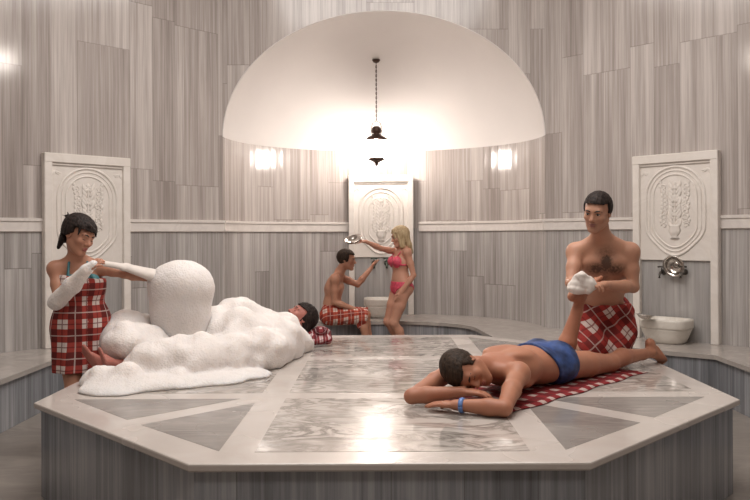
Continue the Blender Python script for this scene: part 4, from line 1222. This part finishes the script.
sw = [p for p in Bs.torso[:2]] + Bs.torso[-2:] + [Rc(Bs.legs['r'][0], Bs.legs['r'][1], .098, .078, .05), Rc(Bs.legs['l'][0], Bs.legs['l'][1], .098, .078, .05), Ec(Bs.pel + V3(.05, 0, -.02), (Bs.legs['r'][1] + Bs.legs['l'][1]) / 2, (0, 1, 0), (.15, .09), (.13, .065), .05), Rc(Bs.legs['r'][1] + V3(-.02, 0, -.02), Bs.legs['r'][1] + V3(-.03, 0, -.11), .06, .05, .04)]
sdf_obj('check_wrap', sw, .008, M_plaid3, t, uvf=loc_uv((1, .2, 0), (0, .7, .7), Bs.pel), inflate=.008,
        clip=lambda P: np.maximum.reduce([P[:, 2] - .645 + (P[:, 0] + .65) * .1, P[:, 0] + .20 + .3 * np.clip(.5 - P[:, 2], 0, 1), .36 - P[:, 2]]), disp=lambda P: .008 * vnoise(P, 20, 9))

# ---- woman in the pink bikini
t = person((.17, 9.08, 0), 'blonde woman in a pink bikini standing in the niche with one arm stretched out')
Bw = Body(V3(.200, 9.10, .885), WV(400, 263, 9.1), WV(402.5, 248, 9.11), WV(400, 236.5, 9.08), (-.93, -.25, -.25), (-.12, 0, 1), (.40, -.90, 0), (.42, -.90, 0), s=.97, fem=True, hs=1.04)
Bw.arm('r', WV(365.5, 241.5, 8.86), (0, 0, -1), elbow=WV(381, 248.5, 9.0), hd=(-1, 0, .12), hn=(0, 0, -1), curl=.5)
Bw.arm('l', WV(401, 292, 8.93), (.8, 0, -.1), hd=(-.35, -.05, -1), hn=(-.5, .8, 0), curl=.4)
Bw.leg('r', V3(.205, 9.20, .085), (-1, -.4, 0), toe=(-.95, -.3, -.03), up=(0, 0, 1))
Bw.leg('l', V3(.27, 9.05, .085), (-1, -.4, 0), toe=(-.9, -.4, -.03), up=(0, 0, 1))
Bw.build(t, SK_pale, .007)
hf = Bw.hf; ex = [Ec(hp(hf, 0, -.05, .04), hp(hf, 0, -.065, -.12), hf[1][0], (.085, .06), (.085, .045), .02), Ec(hp(hf, 0, -.065, -.12), hp(hf, .0, -.075, -.21), hf[1][0], (.085, .045), (.06, .03), .02),
                  Ec(hp(hf, .06, .01, .05), hp(hf, .075, .02, -.12), hf[1][1], (.045, .022), (.035, .018), .02), Ec(hp(hf, -.06, .01, .05), hp(hf, -.075, .01, -.12), hf[1][1], (.035, .022), (.03, .018), .02), Rc(hp(hf, .02, .07, .09), hp(hf, .062, .075, .0), .018, .012, .015)]
hair(t, hf, HR_blonde, infl=.013, line=.055, front=.03, zmin=-.1, extra=ex, nz=.004, h=.005)
face_parts(hf, t, brow=(.2, .13, .07))
bc = Bw.chest + Bw.fs * .09
sdf_obj('bikini_top', Bw.torso, .006, M_pink, t, inflate=.008, keep=2,
        clip=lambda P: np.minimum(np.minimum(np.linalg.norm(P - (bc + Bw.ls * .07), axis=1), np.linalg.norm(P - (bc - Bw.ls * .07), axis=1)) - .072, np.abs(P[:, 2] - bc[2] + .035) - .009))
for q in (-1, 1):
    MB().tube([tuple(bc + Bw.ls * q * .07 + Bw.fs * .0 + V3(0, 0, .05)), tuple(Bw.neck + Bw.ls * q * .075 + Bw.fs * .06 + V3(0, 0, -.05)), tuple(Bw.neck + Bw.ls * q * .05 - Bw.fs * .02 + V3(0, 0, .02))], .006, 6).build('shoulder_strap', M_pink, t, True)
bz = Bw.pel[2]
sdf_obj('bikini_bottom', Bw.torso + Bw.leg_prims['l'][:1] + Bw.leg_prims['r'][:1], .006, M_pink, t, inflate=.007,
        clip=lambda P: np.maximum(P[:, 2] - bz - .045, -(P[:, 2] - bz + .11) + .75 * np.clip(np.abs((P - Bw.pel) @ Bw.lp) - .02, 0, .2)))
# bowl in her hand
p = WV(353.5, 239.5, 8.86)
Tm = Matrix.Translation(tuple(p)) @ Matrix.Rotation(-.25, 4, 'Y') @ Matrix.Rotation(.42, 4, 'X')
t = empty('washing_bowl', Tm.translation, 'metal washing bowl held tipped over the seated man\'s head by the blonde woman', 'bowl')
MB().lathe([(0, -.04), (.04, -.038), (.075, -.022), (.098, .006), (.112, .010), (.112, .014), (.095, .012), (.072, -.016), (.038, -.031), (0, -.033)], 32, Tm).build('bowl_body', M_steel, t, True)
MB().lathe([(.108, .008), (.114, .012), (.108, .017), (.098, .013)], 32, Tm).build('rim', M_steel, t, True)

# ---- bather under the foam
t = person((-1.2, 5.8, ZS), 'dark-haired bather lying on the back under the foam with head on a rolled towel')
Bf = Body(V3(-1.19, 5.82, .665), V3(-1.0, 6.08, .675), V3(-.86, 6.27, .69), WV(301, 317.5, 6.43), (-.62, -.28, .72), (.72, .28, .62), (.75, -.6, 0), (.78, -.62, 0), s=1.04, hs=1.12)
# left side of someone lying face up with the head away: body frame comes from lat x up = front (up)
Bf.arm('l', V3(-.98, 5.70, .66), (0, 0, 1), hn=(0, 0, -1)); Bf.arm('r', V3(-1.42, 6.0, .62), (-.6, .4, -.2), hn=(0, 0, -1))
Bf.leg('l', V3(-1.80, 5.02, .63), (0, 0, 1), knee=V3(-1.45, 5.42, .64), toe=(.05, -.62, .72), up=(.65, .74, 0))
Bf.leg('r', V3(-1.90, 5.08, .635), (0, 0, 1), knee=V3(-1.62, 5.46, .64), toe=(-.42, -.25, .82), up=(.65, .74, .1))
Bf.build(t, skin_mat('flushed skin', (.40, .16, .125), .16), .006)
hf = Bf.hf
hair(t, hf, HR_black, infl=.012, line=.055, front=.015, zmin=-.08, extra=[El(hp(hf, 0, -.06, .01), np.array((.07, .06, .09)), hf[1], .02), Rc(hp(hf, .04, -.07, -.03), hp(hf, .05, -.09, -.12), .04, .02, .02)], nz=.004)
face_parts(hf, t, closed=True, lip=(.42, .12, .11))
tc = WV(317, 334, 6.42)
M_roll = plaid_mat('maroon pink check', (.22, .04, .045), (.11, .02, .025), (.58, .42, .42), .075)
pr = [Rc(tc + V3(-.09, .0, -.03), tc + V3(.06, .05, -.02), .065, .062, .02), Rc(tc + V3(-.02, -.05, -.045), tc + V3(.085, -.02, -.045), .045, .04, .02), El(tc + V3(.03, 0, .02), (.06, .07, .045), None, .02), El(tc + V3(-.12, .02, -.04), (.08, .08, .05), None, .02)]
tag(sdf_obj('rolled_towel', pr, .005, M_roll, None, uvf=loc_uv((1, .3, 0), (0, -.6, .8), tc), disp=lambda P: .010 * vnoise(P, 28, 5), clip=lambda P: ZS + .004 - P[:, 2]), 'bunched maroon and pink check towel under the foam bather\'s dark head', 'towel')

# ================================================================= FOAM
rnd = random.Random(11)
pr = []
def blob(x, y, d, r, sq=(1, 1, 1), k=.05):
    pr.append(El(WV(x, y, d), np.array(sq) * r, None, k))
def chain(a, b, ra, rb, k=.06): pr.append(Rc(a, b, ra, rb, k))
Z = ZS
# log over the near side of the legs and trunk
chain(V3(-1.62, 4.95, Z + .07), V3(-1.28, 5.08, Z + .09), .13, .155); chain(V3(-1.28, 5.08, Z + .09), V3(-.90, 5.42, Z + .10), .155, .165); chain(V3(-.90, 5.42, Z + .10), V3(-.82, 5.85, Z + .10), .165, .17)
chain(V3(-.82, 5.85, Z + .10), V3(-.92, 6.12, Z + .12), .17, .18)
# spread on the stone in front
for x, y, r, h_ in [(-1.66, 4.58, .16, .035), (-1.52, 4.74, .20, .06), (-1.32, 4.80, .18, .04), (-1.12, 4.90, .18, .04), (-.98, 5.08, .18, .04), (-1.80, 4.80, .14, .09), (-1.70, 4.72, .16, .08), (-1.76, 4.60, .11, .03), (-1.86, 4.86, .09, .08)]:
    pr.append(El((x, y, Z + .0), (r * 1.15, r, h_ * 1.3), None, .05))
# main heap
for x, y, d, r in [(118, 335, 5.35, .13), (133, 331, 5.45, .14), (128, 345, 5.2, .13), (112, 340, 5.3, .10), (146, 345, 5.5, .12), (165, 354, 5.35, .13), (214, 345, 5.6, .14), (190, 356, 5.4, .14),
                   (228, 318, 5.75, .12), (241, 316, 5.85, .145), (254, 324, 5.9, .15), (238, 334, 5.55, .17), (262, 336, 5.7, .16), (282, 341, 5.9, .14), (138, 340, 5.25, .12), (152, 340, 5.3, .10), (122, 345, 5.15, .11), (225, 335, 5.7, .18), (262, 326, 6.1, .13), (275, 331, 6.15, .13), (250, 340, 5.9, .18), (285, 336, 6.2, .13), (294, 340, 6.25, .12), (275, 345, 6.0, .16), (298, 347, 6.15, .11),
                   (218, 350, 5.5, .15), (150, 356, 5.2, .12), (140, 340, 5.75, .12), (125, 340, 5.7, .11)]:
    blob(x, y, d, r)
base_V, base_F = sdf_mesh(pr, .03)
base_V = base_V[base_V[:, 2] > Z + .05]
ids = rnd.sample(range(len(base_V)), min(len(base_V), 110))
bl = []
bl += [El(WV(x, y, 5.35), (.10, .09, .08), None, .04) for x, y in ((146, 350), (160, 356), (175, 358), (192, 357), (208, 352), (216, 346))]
for i in ids:
    p = base_V[i]; hgt = p[2] - Z
    r = rnd.uniform(.06, .12) * (0.45 + min(hgt, .45)); c = np.array([-1.3, 5.5, Z]) - p
    bl.append(El(p + nrm(c) * r * .55, (r, r, r * .9), None, .055))
pr += bl
# keep the face and the feet clear
hc = np.array(Bf.hf[0])
fl_, fr_ = Bf.legs['l'][2], Bf.legs['r'][2]
pr.append(El(hc + V3(-.02, -.06, .06), (.14, .17, .16), None, .03, 's'))
pr.append(El(hc + V3(.17, -.03, -.06), (.13, .20, .16), None, .03, 's'))
pr.append(El(fl_ + V3(-.02, -.17, .12), (.055, .15, .09), None, .02, 's'))
pr.append(El(fr_ + V3(-.12, -.11, .10), (.09, .13, .10), None, .02, 's'))
pr.append(El((-.77, 6.08, Z + .09), (.15, .16, .13), None, .05)); pass
fd = lambda P: .006 * vnoise(P, 9, 1) + .005 * vnoise(P, 24, 2) + .003 * vnoise(P, 60, 3)
tag(sdf_obj('foam_heap', pr, .0105, M_foam, None, disp=fd, clip=lambda P: ZS + .0015 - P[:, 2], keep=1), 'wide heap of white soap foam covering the lying bather on the platform', 'foam', kind='stuff')
# tall column: foam-filled cloth bag
pc0 = WV(180, 345, 5.48)
def cz(y, d=5.48): return W(181, y, d).z
cx, cyy = pc0[0], 5.48
pr = [Ec((cx, cyy, cz(362)), (cx, cyy, cz(310)), (1, 0, 0), (.20, .16), (.21, .17), .05), Ec((cx, cyy, cz(312)), (cx + .01, cyy, cz(288)), (1, 0, 0), (.20, .17), (.225, .18), .06),
      El((cx + .01, cyy, cz(288)), (.232, .20, .20), None, .04), El((cx - .11, cyy - .02, cz(280)), (.10, .11, .07), None, .06)]
tag(sdf_obj('foam_bag', pr, .0085, M_foam_b, None, disp=lambda P: .006 * vnoise(P, 10, 5) + .003 * vnoise(P, 32, 6) + .002 * vnoise(P, 70, 7)), 'tall rounded cloth bag swollen with bubbly foam, standing in the foam heap', 'bag')
# its wrung cloth neck, stretched over the attendant's arm
a0, a1_, a2_ = WV(97, 262.5, 5.13), WV(125, 267, 5.28), WV(158, 277, 5.42)
pr = [Ec(a0, a1_, (0, .9, .3), (.035, .018), (.05, .022), .02), Ec(a1_, a2_, (0, .9, .3), (.05, .022), (.07, .045), .02), Rc(a0 + V3(-.03, 0, -.01), a0, .022, .026, .02)]
tag(sdf_obj('cloth_sleeve', pr, .006, M_mitt, None, disp=lambda P: .003 * vnoise(P, 22, 4)), 'wet white cloth stretched from the attendant\'s hand over her arm to the foam bag', 'cloth')
